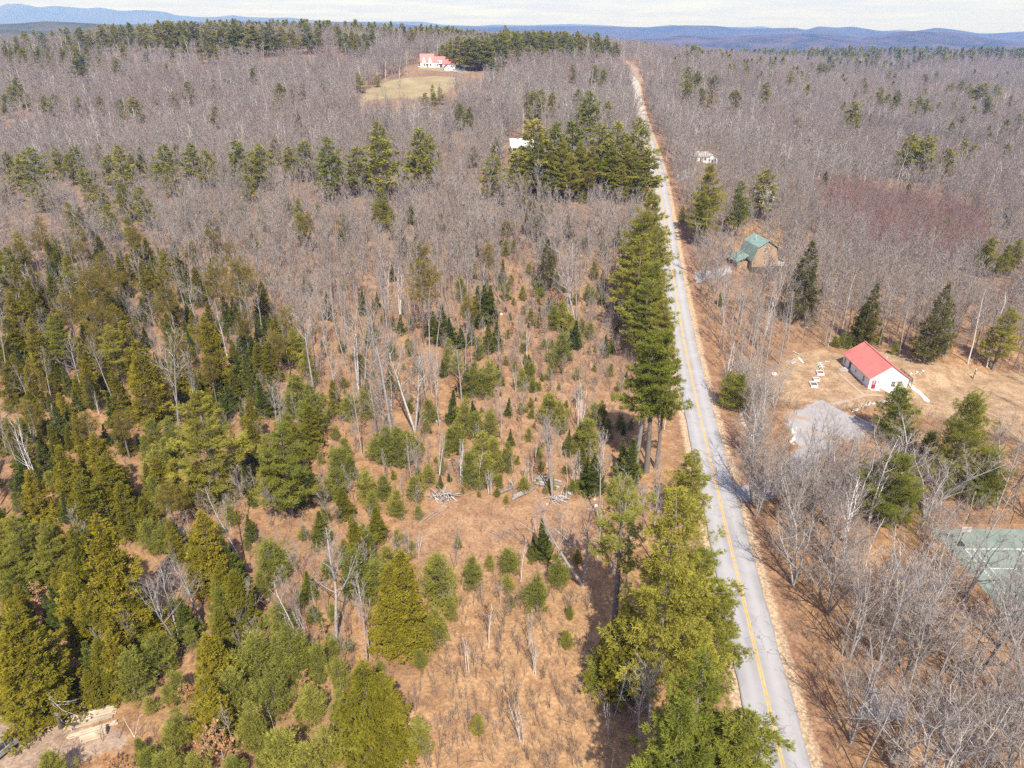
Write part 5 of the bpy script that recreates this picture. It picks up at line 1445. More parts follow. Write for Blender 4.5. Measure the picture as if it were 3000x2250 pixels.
for i, (a, b, s) in enumerate([(440, 1002, 0.6), (462, 998, 0.5), (480, 1004, 0.4), (455, 1010, 0.4)]):
    rock(gp(6, a, b), s, label='%s small white stone at the foot of the leaning white stem' % ordinal(i + 1), group='white stones under the leaning stem')
rw = empty('retaining_wall', gp(6, 1110, 1005), 0, 'low dry-laid stone wall curving down from the cabin front', 'stone wall')
for i in range(30):
    t = i / 29
    a, b = 1105 + 245 * t, 1006 - 62 * t - 14 * math.sin(t * 3.1)
    p = gp(6, a + _rr.gauss(0, 3), b + _rr.gauss(0, 4))
    o = rock((p[0] - rw.location.x, p[1] - rw.location.y, p[2] - rw.location.z + _rr.choice((0, 0.15))), _rr.uniform(0.5, 0.85), GROCKS if i % 3 else ROCKS, 'stone', rw)
kb = empty('stone_kerb', gp(6, 1115, 1040), 0, 'line of flat white kerb stones along the gravel drive', 'kerb')
for i in range(22):
    t = i / 21
    p = gp(6, 1112 + 112 * t, 1036 + 60 * t)
    o = rock((p[0] - kb.location.x, p[1] - kb.location.y, p[2] - kb.location.z - 0.05), _rr.uniform(0.28, 0.42), ROCKS, 'stone', kb)
for i in range(11):
    t = i / 10
    p = gp(6, 1470 + 95 * t, 768 - 18 * t + _rr.gauss(0, 5))
    rock(p, _rr.uniform(0.4, 0.7), ROCKS if i % 2 else GROCKS, label='%s stone from the cabin in the row behind its right corner' % ordinal(i + 1), group='row of stones on the lawn behind the cabin')
for i, (a, b, s, pool, lab) in enumerate([(1905, 385, 0, 0, 0)]): pass
rock(gp(4, 1905, 395), 2.6, GROCKS, label='large grey boulder beside the leaf-strewn opening in the left wood')
rock(gp(5, 1035, 380), 1.0, label='white rock in the clearing left of the tan beeches')
rock(gp(5, 1155, 425), 0.4, label='tiny white rock below the tan beeches')
rock(gp(5, 625, 1075), 1.5, GROCKS, label='grey boulder with pale top beside the tall thin stems')
for i, (a, b, s) in enumerate([(1565, 1545, 0.35), (1590, 1535, 0.5), (1610, 1548, 0.4), (1630, 1552, 0.45), (1600, 1520, 0.35), (1640, 1580, 0.5), (1650, 1622, 0.75), (1632, 1645, 0.55), (1655, 1655, 0.45), (1720, 1482, 0.5), (1690, 1500, 0.4), (1330, 1612, 0.55), (1600, 1640, 0.3), (1700, 1475, 0.35)]):
    rock(gp(5, a, b), s, label='%s white fieldstone of the scatter below the right root pile' % ordinal(i + 1), group='scattered white fieldstones')
rock(gp(5, 1485, 1540), 1.3, GROCKS, label='flat dark grey slab beside the right root pile')
rock(gp(9, 470, 30), 0.6, GROCKS, label='dark stone on the right verge of the road')
rock(gp(6, 1180, 968), 0.5, GROCKS, label='dark round stone on top of the low stone wall')

# ---- raised beds, boards, dish post on the lawn
M['soil'] = varied('soil', (0.17, 0.11, 0.075), 0.3, 3, 0.95)
def bed(c, w, l, rz, label):
    e = empty('raised_bed', c, rz, label, 'garden bed', 'white raised garden beds')
    for (a, b) in (((-w / 2, -l / 2, w / 2, -l / 2 + 0.09), 0), ((-w / 2, l / 2 - 0.09, w / 2, l / 2), 0), ((-w / 2, -l / 2 + 0.09, -w / 2 + 0.09, l / 2 - 0.09), 0), ((w / 2 - 0.09, -l / 2 + 0.09, w / 2, l / 2 - 0.09), 0)):
        MB().box(a[0], a[1], -0.1, a[2], a[3], 0.48).build('side_board', M['white_trim'], e)
    MB().box(-w / 2 + 0.09, -l / 2 + 0.09, -0.1, w / 2 - 0.09, l / 2 - 0.09, 0.30).build('soil', M['soil'], e)
bed(gz6(120, 745), 1.5, 1.9, R(-8), 'white raised garden bed nearest the sawhorse, topmost of three')
bed(gz6(60, 850), 1.3, 1.2, R(-8), 'smallest white raised garden bed, middle of the three')
bed(gz6(15, 935), 1.5, 2.2, R(-8), 'white raised garden bed nearest the gravel drive, lowest of three')
tr = empty('sawhorse', gz6(130, 660), R(-8), 'white wooden sawhorse frame above the raised garden beds', 'sawhorse')
MB().box(-0.06, -1.4, 0.8, 0.06, 1.4, 0.92).build('beam', M['white_trim'], tr)
for yy in (-1.2, 0, 1.2):
    for sgn in (-1, 1): MB().tube([(0, yy, 0.82), (sgn * 0.45, yy, -0.05)], 0.05, 4).build('leg', M['white_trim'], tr)
    MB().box(-0.55, yy - 0.04, 0.93, 0.55, yy + 0.04, 1.0).build('crossbar', M['white_trim'], tr)
def plank(p0, p1, w, t, mat, label, name='plank', group=None, cat='plank', z=0.05):
    d = Vector((p1[0] - p0[0], p1[1] - p0[1], 0)); L = d.length
    e = MB().box(0, -w / 2, 0, L, w / 2, t).build(name, mat, None, bevel=0.01)
    e.location = (p0[0], p0[1], (p0[2] + p1[2]) / 2 + z); e.rotation_euler = (0, 0, math.atan2(d.y, d.x)); tag(e, label, cat, group)
    return e
for i, (a, b) in enumerate([((690, 690), (728, 668)), ((700, 696), (736, 680)), ((706, 702), (738, 688))]):
    plank(gp(6, *a), gp(6, *b), 0.3, 0.12, M['grey_wood'], '%s weathered grey board of the little pile on the yard bank' % ordinal(i + 1), group='weathered boards on the yard bank')
plank(gp(6, 712, 615), gp(6, 752, 642), 0.4, 0.1, M['grey_wood'], 'grey board lying alone above the little board pile')
plank(gp(6, 752, 660), gp(6, 780, 697), 0.45, 0.08, M['white_trim'], 'white board lying on the yard bank beside the grey boards')
plank(gp(6, 920, 684), gp(6, 952, 686), 0.25, 0.1, M['cream'], 'pale board lying on the lawn behind the sawhorse')
p = gp(6, 1880, 800)
dp = empty('dish_post', p, 0, 'wooden post with small grey dish on the lawn right of the cabin', 'post')
MB().box(-0.06, -0.06, -0.3, 0.06, 0.06, 2.6).build('post', M['dark_wood'], dp)
MB().box(-0.13, -0.13, 2.6, 0.13, 0.13, 2.85).build('feeder_box', M['cream'], dp)
ds = MB(); ds.tube([(0.12, 0, 1.5), (0.32, -0.12, 1.55), (0.38, -0.16, 1.58)], [0.05, 0.30, 0.42], 12, cap=True); ds.build('dish', M['metal_roof'], dp)
pl_ = empty('leaning_stem', gp(6, 430, 1000), 0, 'broken pale leaning trunk between the road and the drive', 'snag')
MB().tube([(0, 0, -0.2), (0.5, 0.4, 2.8), (0.9, 0.9, 5.6)], [0.2, 0.17, 0.13], 7).build('trunk', M['bark_birch'], pl_)

# ---- court
M['court_green'] = varied('court_green', (0.185, 0.228, 0.195), 0.16, 0.35, 0.85, world_space=True)
CZ = -1.2
ct = MB().box(67.7, 62.0, CZ - 0.2, 92.0, 93.0, CZ + 0.05).build('tennis_court', M['court_green'])
tag(ct, 'green painted tennis court surface with white lines', None, None, 'structure')
M['line_white'] = varied('line_white', (0.70, 0.70, 0.70), 0.08, 1.0, 0.7)
def cline(x0, y0, x1, y1): MB().box(x0, y0, CZ + 0.0505, x1, y1, CZ + 0.056).build('court_line', M['line_white'], ct)
w_ = 0.09
for (a, b) in (((70.2, 67.0), (70.2 + w_, 87.9)), ((71.45, 67.0), (71.45 + w_, 87.9)), ((75.0, 73.2), (75.0 + w_, 83.4)), ((78.55, 67.0), (78.55 + w_, 87.9)), ((79.8, 67.0), (79.8 + w_, 87.9))): cline(a[0], a[1], b[0], b[1])
cline(69.7, 87.91, 80.4, 88.03); cline(71.55, 83.41, 78.54, 83.5); cline(71.55, 73.1, 78.54, 73.19)
def fence_line(x0, y0, x1, y1, n, label, hgt=2.6):
    e = empty('chain_link_fence', (x0, y0, CZ), 0, label, 'fence')
    dx, dy = x1 - x0, y1 - y0
    for i in range(n + 1):
        t = i / n; z0 = h1(x0 + dx * t, y0 + dy * t) - CZ - 0.3
        MB().tube([(dx * t, dy * t, min(z0, -0.1)), (dx * t, dy * t, hgt)], 0.045, 6).build('post', M['black_metal'], e)
    MB().tube([(0, 0, hgt - 0.03), (dx, dy, hgt - 0.03)], 0.035, 5).build('top_rail', M['black_metal'], e)
    wm = MB(); L = math.hypot(dx, dy); ux, uy = dx / L, dy / L
    for s0_ in np.arange(-hgt, L, 0.35):
        for sgn in (0, 1):
            a0, a1 = max(0, s0_), min(L, s0_ + hgt)
            if a1 <= a0: continue
            za, zb = (a0 - s0_), (a1 - s0_)
            if sgn: za, zb = hgt - za, hgt - zb
            wm.tube([(ux * a0, uy * a0, za), (ux * a1, uy * a1, zb)], 0.006, 3, cap=False)
    wm.build('wire_mesh', M['black_metal'], e)
fence_line(67.0, 94.4, 92.0, 94.4, 7, 'dark chain-link fence behind the far baseline of the tennis court')
fence_line(92.4, 62.0, 92.4, 94.2, 8, 'dark chain-link fence down the far side of the tennis court')
hp = empty('basketball_hoop', (70.0, 89.0, CZ + 0.05), 0, 'portable basketball hoop standing at the corner of the tennis court', 'hoop')
MB().box(-0.5, -0.4, 0, 0.5, 0.5, 0.3).build('base', M['black_metal'], hp)
MB().tube([(0, 0.2, 0.25), (0, 0.1, 2.4), (0, -0.25, 3.0)], 0.06, 7).build('pole', M['black_metal'], hp)
bb = MB().box(-0.75, -0.36, 2.7, 0.75, -0.30, 3.7).build('backboard', M['grey_siding'], hp)
MB().tube([(0.24 * math.cos(a), -0.62 + 0.24 * math.sin(a), 2.85) for a in np.linspace(0, 6.283, 13)], 0.02, 5, cap=False).build('rim', M['red_door'], hp)
nb = MB()
for a in np.linspace(0, 6.283, 9)[:-1]: nb.tube([(0.24 * math.cos(a), -0.62 + 0.24 * math.sin(a), 2.84), (0.13 * math.cos(a + 0.4), -0.62 + 0.13 * math.sin(a + 0.4), 2.45)], 0.008, 3, cap=False)
nb.build('net', M['white_trim'], hp)

# ---- the green-roofed gambrel house across the road
p = ground_pt(2228, 800)
gh = empty('gambrel_house', (p[0], p[1] + 4.0, p[2] - 0.3), R(10), 'tall tan-shingled house with green gambrel roof and side deck', 'house')
w2, ln = 4.4, 9.0
prof = [(-w2, 2.6), (w2, 2.6), (w2, 4.6), (w2 - 1.3, 8.6), (0, 10.6), (-w2 + 1.3, 8.6), (-w2, 4.6)]
for (a, b) in ((-4.5, -4.3), (4.3, 4.5)): MB().prism(prof, 'y', a, b).build('wall', M['tan_shingle'], gh)
for sx_ in (-1, 1): MB().box(min(sx_ * w2, sx_ * (w2 - 0.18)), -4.3, 2.6, max(sx_ * w2, sx_ * (w2 - 0.18)), 4.3, 4.8).build('wall', M['tan_shingle'], gh)
MB().box(-w2, -4.5, -0.4, w2, 4.5, 2.58).build('basement_wall', M['dark_wood'], gh)
rfm = MB()
out_p = [(-w2 - 0.35, 4.3), (-w2 + 1.2, 8.75), (0, 10.75), (w2 - 1.2, 8.75), (w2 + 0.35, 4.3)]
for i in range(4):
    (a0, z0), (a1, z1) = out_p[i], out_p[i + 1]
    rfm.prism([(a0, z0), (a1, z1), (a1, z1 + 0.16), (a0, z0 + 0.16)], 'y', -5.0, 5.0)
grf = rfm.build('roof', M['green_roof'], gh)
MB().prism([(-w2 - 4.2, 3.6), (-w2 - 0.2, 5.6), (-w2 - 0.2, 5.76), (-w2 - 4.2, 3.76)], 'y', -2.5, 4.6).build('wing_roof', M['green_roof'], gh)
MB().box(-w2 - 3.8, -2.2, -0.3, -w2 - 0.02, 4.3, 3.7).build('wing_wall', M['tan_shingle'], gh)
MB().prism([(w2 - 1.0, 8.3), (w2 + 1.9, 7.4), (w2 + 1.9, 7.54), (w2 - 1.0, 8.44)], 'y', -1.6, 2.4).build('dormer_roof', M['green_roof'], gh)
MB().box(w2 - 1.0, -1.4, 4.6, w2 + 1.4, 2.2, 7.5).build('dormer_wall', M['tan_shingle'], gh)
window(gh, (0, -4.5), 'S', -0.6, 7.2, 0.9, 1.4, rows=3, cols=2)
window(gh, (0, -4.5), 'S', -0.2, 3.4, 0.8, 0.9, rows=2, cols=1)
window(gh, (0, -4.5), 'S', 2.2, 0.6, 0.9, 1.3, rows=2, cols=2)
dk = MB().box(w2 + 0.02, -4.2, 2.4, w2 + 3.6, 1.5, 2.58).build('deck', M['grey_wood'], gh)
for (a, b) in ((w2 + 3.5, -4.1), (w2 + 3.5, -1.3), (w2 + 3.5, 1.4), (w2 + 1.6, -4.1)): MB().box(a - 0.07, b - 0.07, -0.5, a + 0.07, b + 0.07, 3.5).build('post', M['cream'], dk)
MB().box(w2 + 3.44, -4.1, 3.45, w2 + 3.56, 1.4, 3.52).box(w2 + 0.1, -4.16, 3.452, w2 + 3.43, -4.06, 3.522).build('railing', M['white_trim'], dk)
MB().tube([(-1.6, 0.5, 10.0), (-1.6, 0.5, 11.4)], 0.1, 8).build('stove_pipe', M['cream'], grf)

# ---- farmhouse on the hill
def px_scale(p): return (p[1] * CP + (CAMZ - p[2]) * SP) / FPX
p = ground_pt(1252, 197)
s = px_scale(p)
fh = empty('farmhouse', (p[0], p[1], p[2] - 0.4), R(5), 'white farmhouse on the hill with red roofs, twin gables and attached barn', 'house')
W_ = 39 * s
r0 = block(fh, 0, 4, W_, 8, -0.8, 17 * s, 36.5 * s, 'x', M['white_siding'], M['far_red_roof'], 0.4)
for k_, u in enumerate((-0.23 * W_, 0.23 * W_)):
    dg = MB().prism([(u - 4.6 * s, 12 * s), (u + 4.6 * s, 12 * s), (u + 4.6 * s, 20 * s), (u, 31.5 * s), (u - 4.6 * s, 20 * s)], 'y', -0.25, 3.2).build('gable', M['white_siding'], fh)
    MB().prism([(u - 5.6 * s, 18.2 * s), (u, 32 * s), (u, 32.9 * s), (u - 5.6 * s, 19.2 * s)], 'y', -0.5, 3.4).prism([(u + 0.01, 32 * s), (u + 5.6 * s, 18.2 * s), (u + 5.6 * s, 19.2 * s), (u + 0.01, 32.9 * s)], 'y', -0.5, 3.4).build('gable_roof', M['far_red_roof'], dg)
    window(fh, (0, -0.25), 'S', u, 18 * s, 2.6 * s, 5.5 * s, fine=False)
for u, w in ((-0.22 * W_, 4.5 * s), (0.25 * W_, 4.0 * s)): window(fh, (0, 0), 'S', u, 5.0 * s, w, 6 * s, fine=False)
fbox(MB(), (0, 0), 'S', -1.6 * s, 1.6 * s, 1.5 * s, 9 * s, -0.03, 0.06).build('door', M['dark_wood'], fh)
fbox(MB(), (0, 0), 'S', -4 * s, 4 * s, 10 * s, 11 * s, 0.01, 1.1).build('door_hood', M['far_red_roof'], fh)
MB().box(-W_ / 2 - 7.5 * s, 1.0, -0.6, -W_ / 2 - 0.02, 7.0, 4.6 * s).build('porch', M['white_siding'], fh)
MB().box(-W_ / 2 - 8 * s, 0.6, 10.5 * s, -W_ / 2 - 0.02, 7.2, 11.4 * s).build('porch_roof', M['dark_wood'], fh)
for yy in (1.1, 4.0, 6.8): MB().box(-W_ / 2 - 7.4 * s, yy - 0.08, 4.6 * s, -W_ / 2 - 7.4 * s + 0.16, yy + 0.08, 10.5 * s).build('porch_post', M['white_trim'], fh)
MB().box(-2.6, 4.2, 35 * s, -2.0, 4.8, 41 * s).build('chimney', M['brick'], r0)
ex = W_ / 2 + 16.5 * s
block(fh, ex, 4.5, 33 * s, 7, -0.8, 15.5 * s, 29.5 * s, 'x', M['white_siding'], M['far_red_roof'], 0.35)
for u in (-13 * s, -6 * s): window(fh, (ex, 1.0), 'S', u, 5 * s, 2.6 * s, 5 * s, fine=False)
MB().box(ex - 5.5 * s, 0.2, 10.5 * s, ex + 7 * s, 0.98, 20 * s).build('dormer', M['white_siding'], fh)
for u in (-2.5 * s, 2.5 * s): window(fh, (ex, 0.2), 'S', u, 12.5 * s, 2.4 * s, 5 * s, fine=False)
fbox(MB(), (ex, 1.0), 'S', 0 * s, 11 * s, 0.5 * s, 9.5 * s, -0.03, 0.05).build('carriage_door', M['dark_wood'], fh)
bx_ = W_ / 2 + 44 * s
block(fh, bx_, 2.0, 38 * s, 10, -1.5, 10.5 * s, 23 * s, 'x', M['white_siding'], M['far_red_roof'], 0.4)
for u in (-11 * s, 14 * s): window(fh, (bx_, -3.0), 'S', u, 3 * s, 2.6 * s, 4.5 * s, fine=False)
window(fh, (bx_ + 19 * s, 2.0), 'E', 0, 3 * s, 8 * s, 7 * s, fine=False)
p = ground_pt(1311, 206); s = px_scale(p)
gr = empty('garage', (p[0], p[1] + 3.5, p[2] - 0.3), R(12), 'small white garage with maroon roof in front of the farmhouse barn', 'garage')
block(gr, 0, 0, 23 * s, 8, -1.0, 8.5 * s, 17.5 * s, 'y', M['white_siding'], M['maroon_roof'], 0.35)
window(gr, (0, -4.0), 'S', -1 * s, 4.5 * s, 2.8 * s, 4.8 * s, fine=False)
fbox(MB(), (11.5 * s, 0), 'E', -2.6, 2.6, 0.1, 7 * s, -0.02, 0.06).build('garage_door', M['grey_siding'], gr)

# ---- white house behind the pine grove
p = ground_pt(1508, 446); s = px_scale(p)
wh = empty('white_house', (p[0] + 1.5, p[1] + 3.5, p[2] - 0.3), R(4), 'white house with pale metal roof and brick chimney half hidden by pines', 'house')
L_ = 46 * s
wr = block(wh, 3, 0, L_ + 6, 7.5, -0.8, 21 * s, 37 * s, 'x', M['white_siding'], M['metal_roof'], 0.35)
MB().prism([(-6.3, 16.5 * s), (-3.76, 20.5 * s), (-3.76, 21.4 * s), (-6.3, 17.4 * s)], 'x', 3 - L_ / 2 - 3, 3 + L_ / 2 + 3).build('porch_roof', M['metal_roof'], wh)
for u in np.linspace(-L_ / 2 - 2.5, L_ / 2 + 2.5, 7): MB().box(3 + u - 0.1, -6.1, -0.6, 3 + u + 0.1, -5.9, 16.6 * s).build('porch_post', M['white_trim'], wh)
fbox(MB(), (3, -3.75), 'S', 0.2, 1.3, 0, 2.1, -0.02, 0.06).build('door', M['red_door'], wh)
for u in (-4.6, -2.2, 3.4, 5.6): window(wh, (3, -3.75), 'S', u, 0.9, 0.9, 1.4, fine=False)
MB().box(-0.6, -0.6, 33 * s, 0.2, 0.2, 41.5 * s).build('chimney', M['brick'], wr)
MB().box(6.0, -0.5, 34 * s, 7.6, 1.2, 41 * s).build('white_cupola', M['white_trim'], wr)

# ---- other houses glimpsed through the woods right of the road
def cottage(px_, py_, w, l, eave, ridge, axis, wall, roof, label, rz=0.0, name='cottage'):
    p = ground_pt(px_, py_)
    e = empty(name, (p[0], p[1] + l / 2, p[2] - 0.3), rz, label, 'house')
    block(e, 0, 0, w, l, -1.0, eave, ridge, axis, wall, roof, 0.35)
    for u in (-w * 0.28, w * 0.28): window(e, (0, -l / 2), 'S', u, 1.0, 0.9, 1.3, fine=False)
    fbox(MB(), (0, -l / 2), 'S', -0.5, 0.5, 0, 2.05, -0.02, 0.06).build('door', M['dark_wood'], e)
    return e
cottage(2243, 600, 6.5, 8, 4.6, 7.4, 'y', M['white_siding'], M['grey_siding'], 'white two-storey house glimpsed through the pine above the green-roofed house')
cottage(2052, 474, 8.0, 7, 2.8, 4.6, 'x', M['white_siding'], M['grey_siding'], 'low white house by the right roadside beyond the utility pole')
cottage(2086, 478, 5.0, 6, 2.6, 4.2, 'y', M['white_siding'], M['metal_roof'], 'small white gabled shed next to the low white roadside house')
cottage(2272, 396, 8.0, 8, 4.4, 7.0, 'y', M['cream'], M['grey_siding'], 'cream gabled house in the grey woods right of the road')
cottage(2310, 386, 10.0, 7, 3.4, 5.2, 'x', M['white_siding'], M['grey_siding'], 'long pale house beside the cream gabled house in the woods')
cottage(2303, 342, 7.0, 7, 4.0, 6.4, 'y', M['cream'], M['brick'], 'tan house farthest back in the grey woods right of the road')
cottage(2868, 292, 12.0, 8, 3.4, 5.6, 'x', M['white_siding'], M['metal_roof'], 'white house among the far pines near the right edge')

# ---- utility poles
M['pole_wood'] = varied('pole_wood', (0.36, 0.29, 0.23), 0.2, 1.5, 0.9)
def upole(loc, hgt, label, lean=0.0):
    e = empty('utility_pole', loc, 0, label, 'pole', 'utility poles')
    e.rotation_euler = (0, lean, 0)
    MB().tube([(0, 0, -0.5), (0, 0, hgt * 0.5), (0, 0, hgt)], [0.17, 0.15, 0.12], 8).build('pole', M['pole_wood'], e)
    MB().box(-1.1, -0.06, hgt - 0.9, 1.1, 0.06, hgt - 0.76).build('crossarm', M['pole_wood'], e)
    for u in (-0.95, -0.4, 0.4, 0.95): MB().tube([(u, 0, hgt - 0.77), (u, 0, hgt - 0.58)], 0.045, 6).build('insulator', M['black_metal'], e)
    MB().tube([(0.05, 0.26, hgt - 2.3), (0.05, 0.26, hgt - 1.4)], 0.17, 8).build('transformer', M['grey_siding'], e)
upole(ground_pt(1950, 481), 11.0, 'wooden utility pole on the right verge of the road', R(3))
upole(ground_pt(1279, 213), 9.5, 'slim utility pole in front of the farmhouse ell')
upole(ground_pt(1284, 200), 8.5, 'shorter utility pole close to the farmhouse wall')
upole(ground_pt(1310, 180), 11.0, 'tall utility pole rising behind the farmhouse barn')

# ---- cars
def carpaint(nm, col): return varied(nm, col, 0.03, 0.5, 0.25, 0.6)
M['silver_paint'] = carpaint('silver_paint', (0.24, 0.24, 0.235)); M['white_paint'] = carpaint('white_paint', (0.75, 0.75, 0.76)); M['tyre'] = varied('tyre', (0.02, 0.02, 0.02), 0.2, 3, 0.9)
M['tail_red'] = varied('tail_red', (0.35, 0.01, 0.02), 0.1, 2, 0.3); M['lamp_clear'] = varied('lamp_clear', (0.6, 0.6, 0.58), 0.1, 2, 0.2)
def car(loc, rz, paint, label, tall=1.0):
    e = empty('parked_car', loc, rz, label, 'car')
    def pr(x): return [(-2.25, 0.45), (2.2, 0.40), (2.28, 0.75), (1.95, 0.98 * tall), (0.95, 1.08 * tall), (-2.15, 1.12 * tall), (-2.30, 0.8)]
    b = MB().prism([(p_[0], p_[1]) for p_ in pr(0)], 'y', -0.9, 0.9)      # profile runs along x
    b2 = MB(); b2.v = [(v_[0], v_[1], v_[2]) for v_ in b.v]; b2.f = b.f
    bo = b2.build('body', paint, e, bevel=0.06)
    cb_ = MB().add([(-2.0, -0.82, 1.1 * tall), (0.95, -0.82, 1.06 * tall), (0.95, 0.82, 1.06 * tall), (-2.0, 0.82, 1.1 * tall), (-1.75, -0.66, 1.68 * tall), (0.15, -0.66, 1.68 * tall), (0.15, 0.66, 1.68 * tall), (-1.75, 0.66, 1.68 * tall)],
                   [(3, 2, 1, 0), (4, 5, 6, 7), (0, 1, 5, 4), (1, 2, 6, 5), (2, 3, 7, 6), (3, 0, 4, 7)]).build('windows', M['glass'], e, bevel=0.02)
    MB().box(-1.72, -0.66, 1.68 * tall, 0.12, 0.66, 1.74 * tall).build('roof', paint, e, bevel=0.03)
    for xx in (-1.0, 0.05):
        for sgn in (-1, 1): MB().tube([(xx, sgn * 0.83, 1.08 * tall), (xx - 0.05, sgn * 0.67, 1.69 * tall)], 0.04, 4).build('pillar', paint, e)
    for xx in (-1.4, 1.4):
        for sgn in (-1, 1):
            w = MB().tube([(xx, sgn * 0.70, 0.34), (xx, sgn * 0.93, 0.34)], 0.34, 16).build('wheel', M['tyre'], e)
            MB().tube([(xx, sgn * 0.931, 0.34), (xx, sgn * 0.945, 0.34)], 0.2, 12).build('rim', M['metal_roof'], w)
    for sgn in (-1, 1):
        MB().box(2.18, sgn * 0.68 - 0.16, 0.68, 2.30, sgn * 0.68 + 0.16, 0.84).build('headlight', M['lamp_clear'], e)
        MB().box(-2.33, sgn * 0.72 - 0.12, 0.82, -2.24, sgn * 0.72 + 0.12, 1.02).build('taillight', M['tail_red'], e)
    return e
car(ground_pt(1382, 187), R(8), M['white_paint'], 'white car parked on the grass beyond the farmhouse drive')
p = ground_pt(-14, 2222)
car((p[0], p[1], p[2]), R(-114), M['silver_paint'], 'silver car parked at the lower left edge near the lumber', 1.06)

# ---- lumber by the parked car
M['lumber'] = varied('lumber', (0.46, 0.37, 0.275), 0.2, 3.0, 0.75, rand=0.28)
def zl(x, y): return ground_pt(x / 5.53, 2000 + y / 5.53)
def lumber_stack(p0, p1, cols, rows, w, t, label, seed, ragged):
    rr = random.Random(seed)
    d = Vector((p1[0] - p0[0], p1[1] - p0[1], 0)); L = d.length
    e = empty('lumber_stack', (p0[0], p0[1], (p0[2] + p1[2]) / 2), math.atan2(d.y, d.x), label, 'lumber')
    for k_ in (0.15, 0.5, 0.85): MB().box(L * k_ - 0.06, -cols * w / 2, -0.15, L * k_ + 0.06, cols * w / 2, 0.1).build('bearer', M['grey_wood'], e)
    shared = MB().box(0, -w / 2 + 0.014, 0, 1, w / 2 - 0.014, t - 0.016).mesh('plank', M['lumber'])
    for r_ in range(rows):
        for c_ in range(cols):
            o = bpy.data.objects.new('plank', shared); link(o, e)
            a = rr.uniform(0, ragged); b = rr.uniform(0, ragged)
            o.location = (a, -cols * w / 2 + w * (c_ + 0.5) + rr.gauss(0, 0.006), 0.105 + r_ * t); o.scale = (max(0.8, L - a - b), 1, 1); o.rotation_euler = (0, 0, rr.gauss(0, 0.004 + ragged * 0.008))
    return e
lumber_stack(zl(1060, 720), zl(1900, 450), 11, 4, 0.17, 0.09, 'long loose stack of fresh pale lumber, nearer the hemlock', 3, 1.1)
lumber_stack(zl(1100, 945), zl(1930, 640), 3, 5, 0.16, 0.09, 'narrow stack of pale boards behind the squared lumber bundle', 4, 0.9)
lumber_stack(zl(1330, 960), zl(1750, 800), 6, 9, 0.16, 0.10, 'squared bundle of pale lumber, nearest the bottom edge', 5, 0.03)

# ---- logs, root piles and brush in the clearing
M['log_bark'] = varied('log_bark', (0.24, 0.215, 0.20), 0.35, 2.5, 0.9, bump=0.4, rand=0.2)
M['log_pale'] = varied('log_pale', (0.38, 0.35, 0.335), 0.2, 2.5, 0.9, rand=0.1)
def log(p0, p1, r, mat, label, z=0.0, group='logs in the clearing'):
    a = Vector((p0[0], p0[1], p0[2] + r * 0.8 + z)); b = Vector((p1[0], p1[1], p1[2] + r * 0.8 + z))
    d = b - a
    e = empty('log', a, 0, label, 'log', group)
    pts = [d * t + Vector((0, 0, 0.06 * math.sin(t * 5))) for t in np.linspace(0, 1, 7)]
    MB().tube(pts, [r * (1 - 0.35 * t) for t in np.linspace(0, 1, 7)], 9).build('trunk', mat, e, smooth=True)
    dn = d.normalized()
    MB().tube([-dn * 0.012, -dn * 0.002], r * 0.9, 9).build('cut_end', M['log_pale'], e)
    return e
def zc(x, y): return ground_pt(1200 + x / 3.687, 1360 + y / 3.687)
log(zc(1120, 370), zc(1350, 265), 0.42, M['log_bark'], 'thick grey log lying right of the low yellow-green pine')
log(zc(1105, 392), zc(1330, 285), 0.26, M['log_bark'], 'thinner log lying against the thick grey log')
for i, (a, b, r_, mt) in enumerate([((1345, 165), (1640, 235), 0.36, 'log_bark'), ((1340, 195), (1620, 260), 0.34, 'log_pale'), ((1350, 215), (1600, 275), 0.3, 'log_bark'), ((1390, 145), (1650, 200), 0.3, 'log_bark')]):
    log(zc(*a), zc(*b), r_, M[mt], ['second log from the back of the pile behind the right root pile', 'pale peeled log in the pile behind the right root pile', 'front log of the pile behind the right root pile', 'rearmost log of the pile behind the right root pile'][i])
log(zc(945, 335), zc(1110, 265), 0.3, M['log_bark'], 'grey log ending in an upturned root plate')
log(zc(95, 650), zc(430, 400), 0.10, M['log_bark'], 'thin pole lying below the left root pile')
log(zc(190, 610), zc(425, 460), 0.12, M['log_bark'], 'second thin pole lying below the left root pile')
log(zc(1545, 690), zc(1850, 940), 0.10, M['log_pale'], 'pale fallen sapling in the brush right of the bright fir')
log(zc(1160, 620), zc(1340, 730), 0.06, M['log_pale'], 'thin fallen birch left of the bright fir')
log(gp(2, 1130, 1540), gp(2, 1225, 1552), 0.18, M['log_pale'], 'fallen white birch at the top of the clearing')
log(gp(5, 1060, 675), gp(5, 1215, 670), 0.09, M['log_bark'], 'thin grey stem fallen across the clearing')
log(gp(5, 1080, 575), gp(5, 1140, 605), 0.1, M['log_bark'], 'short grey stem fallen below the firs')
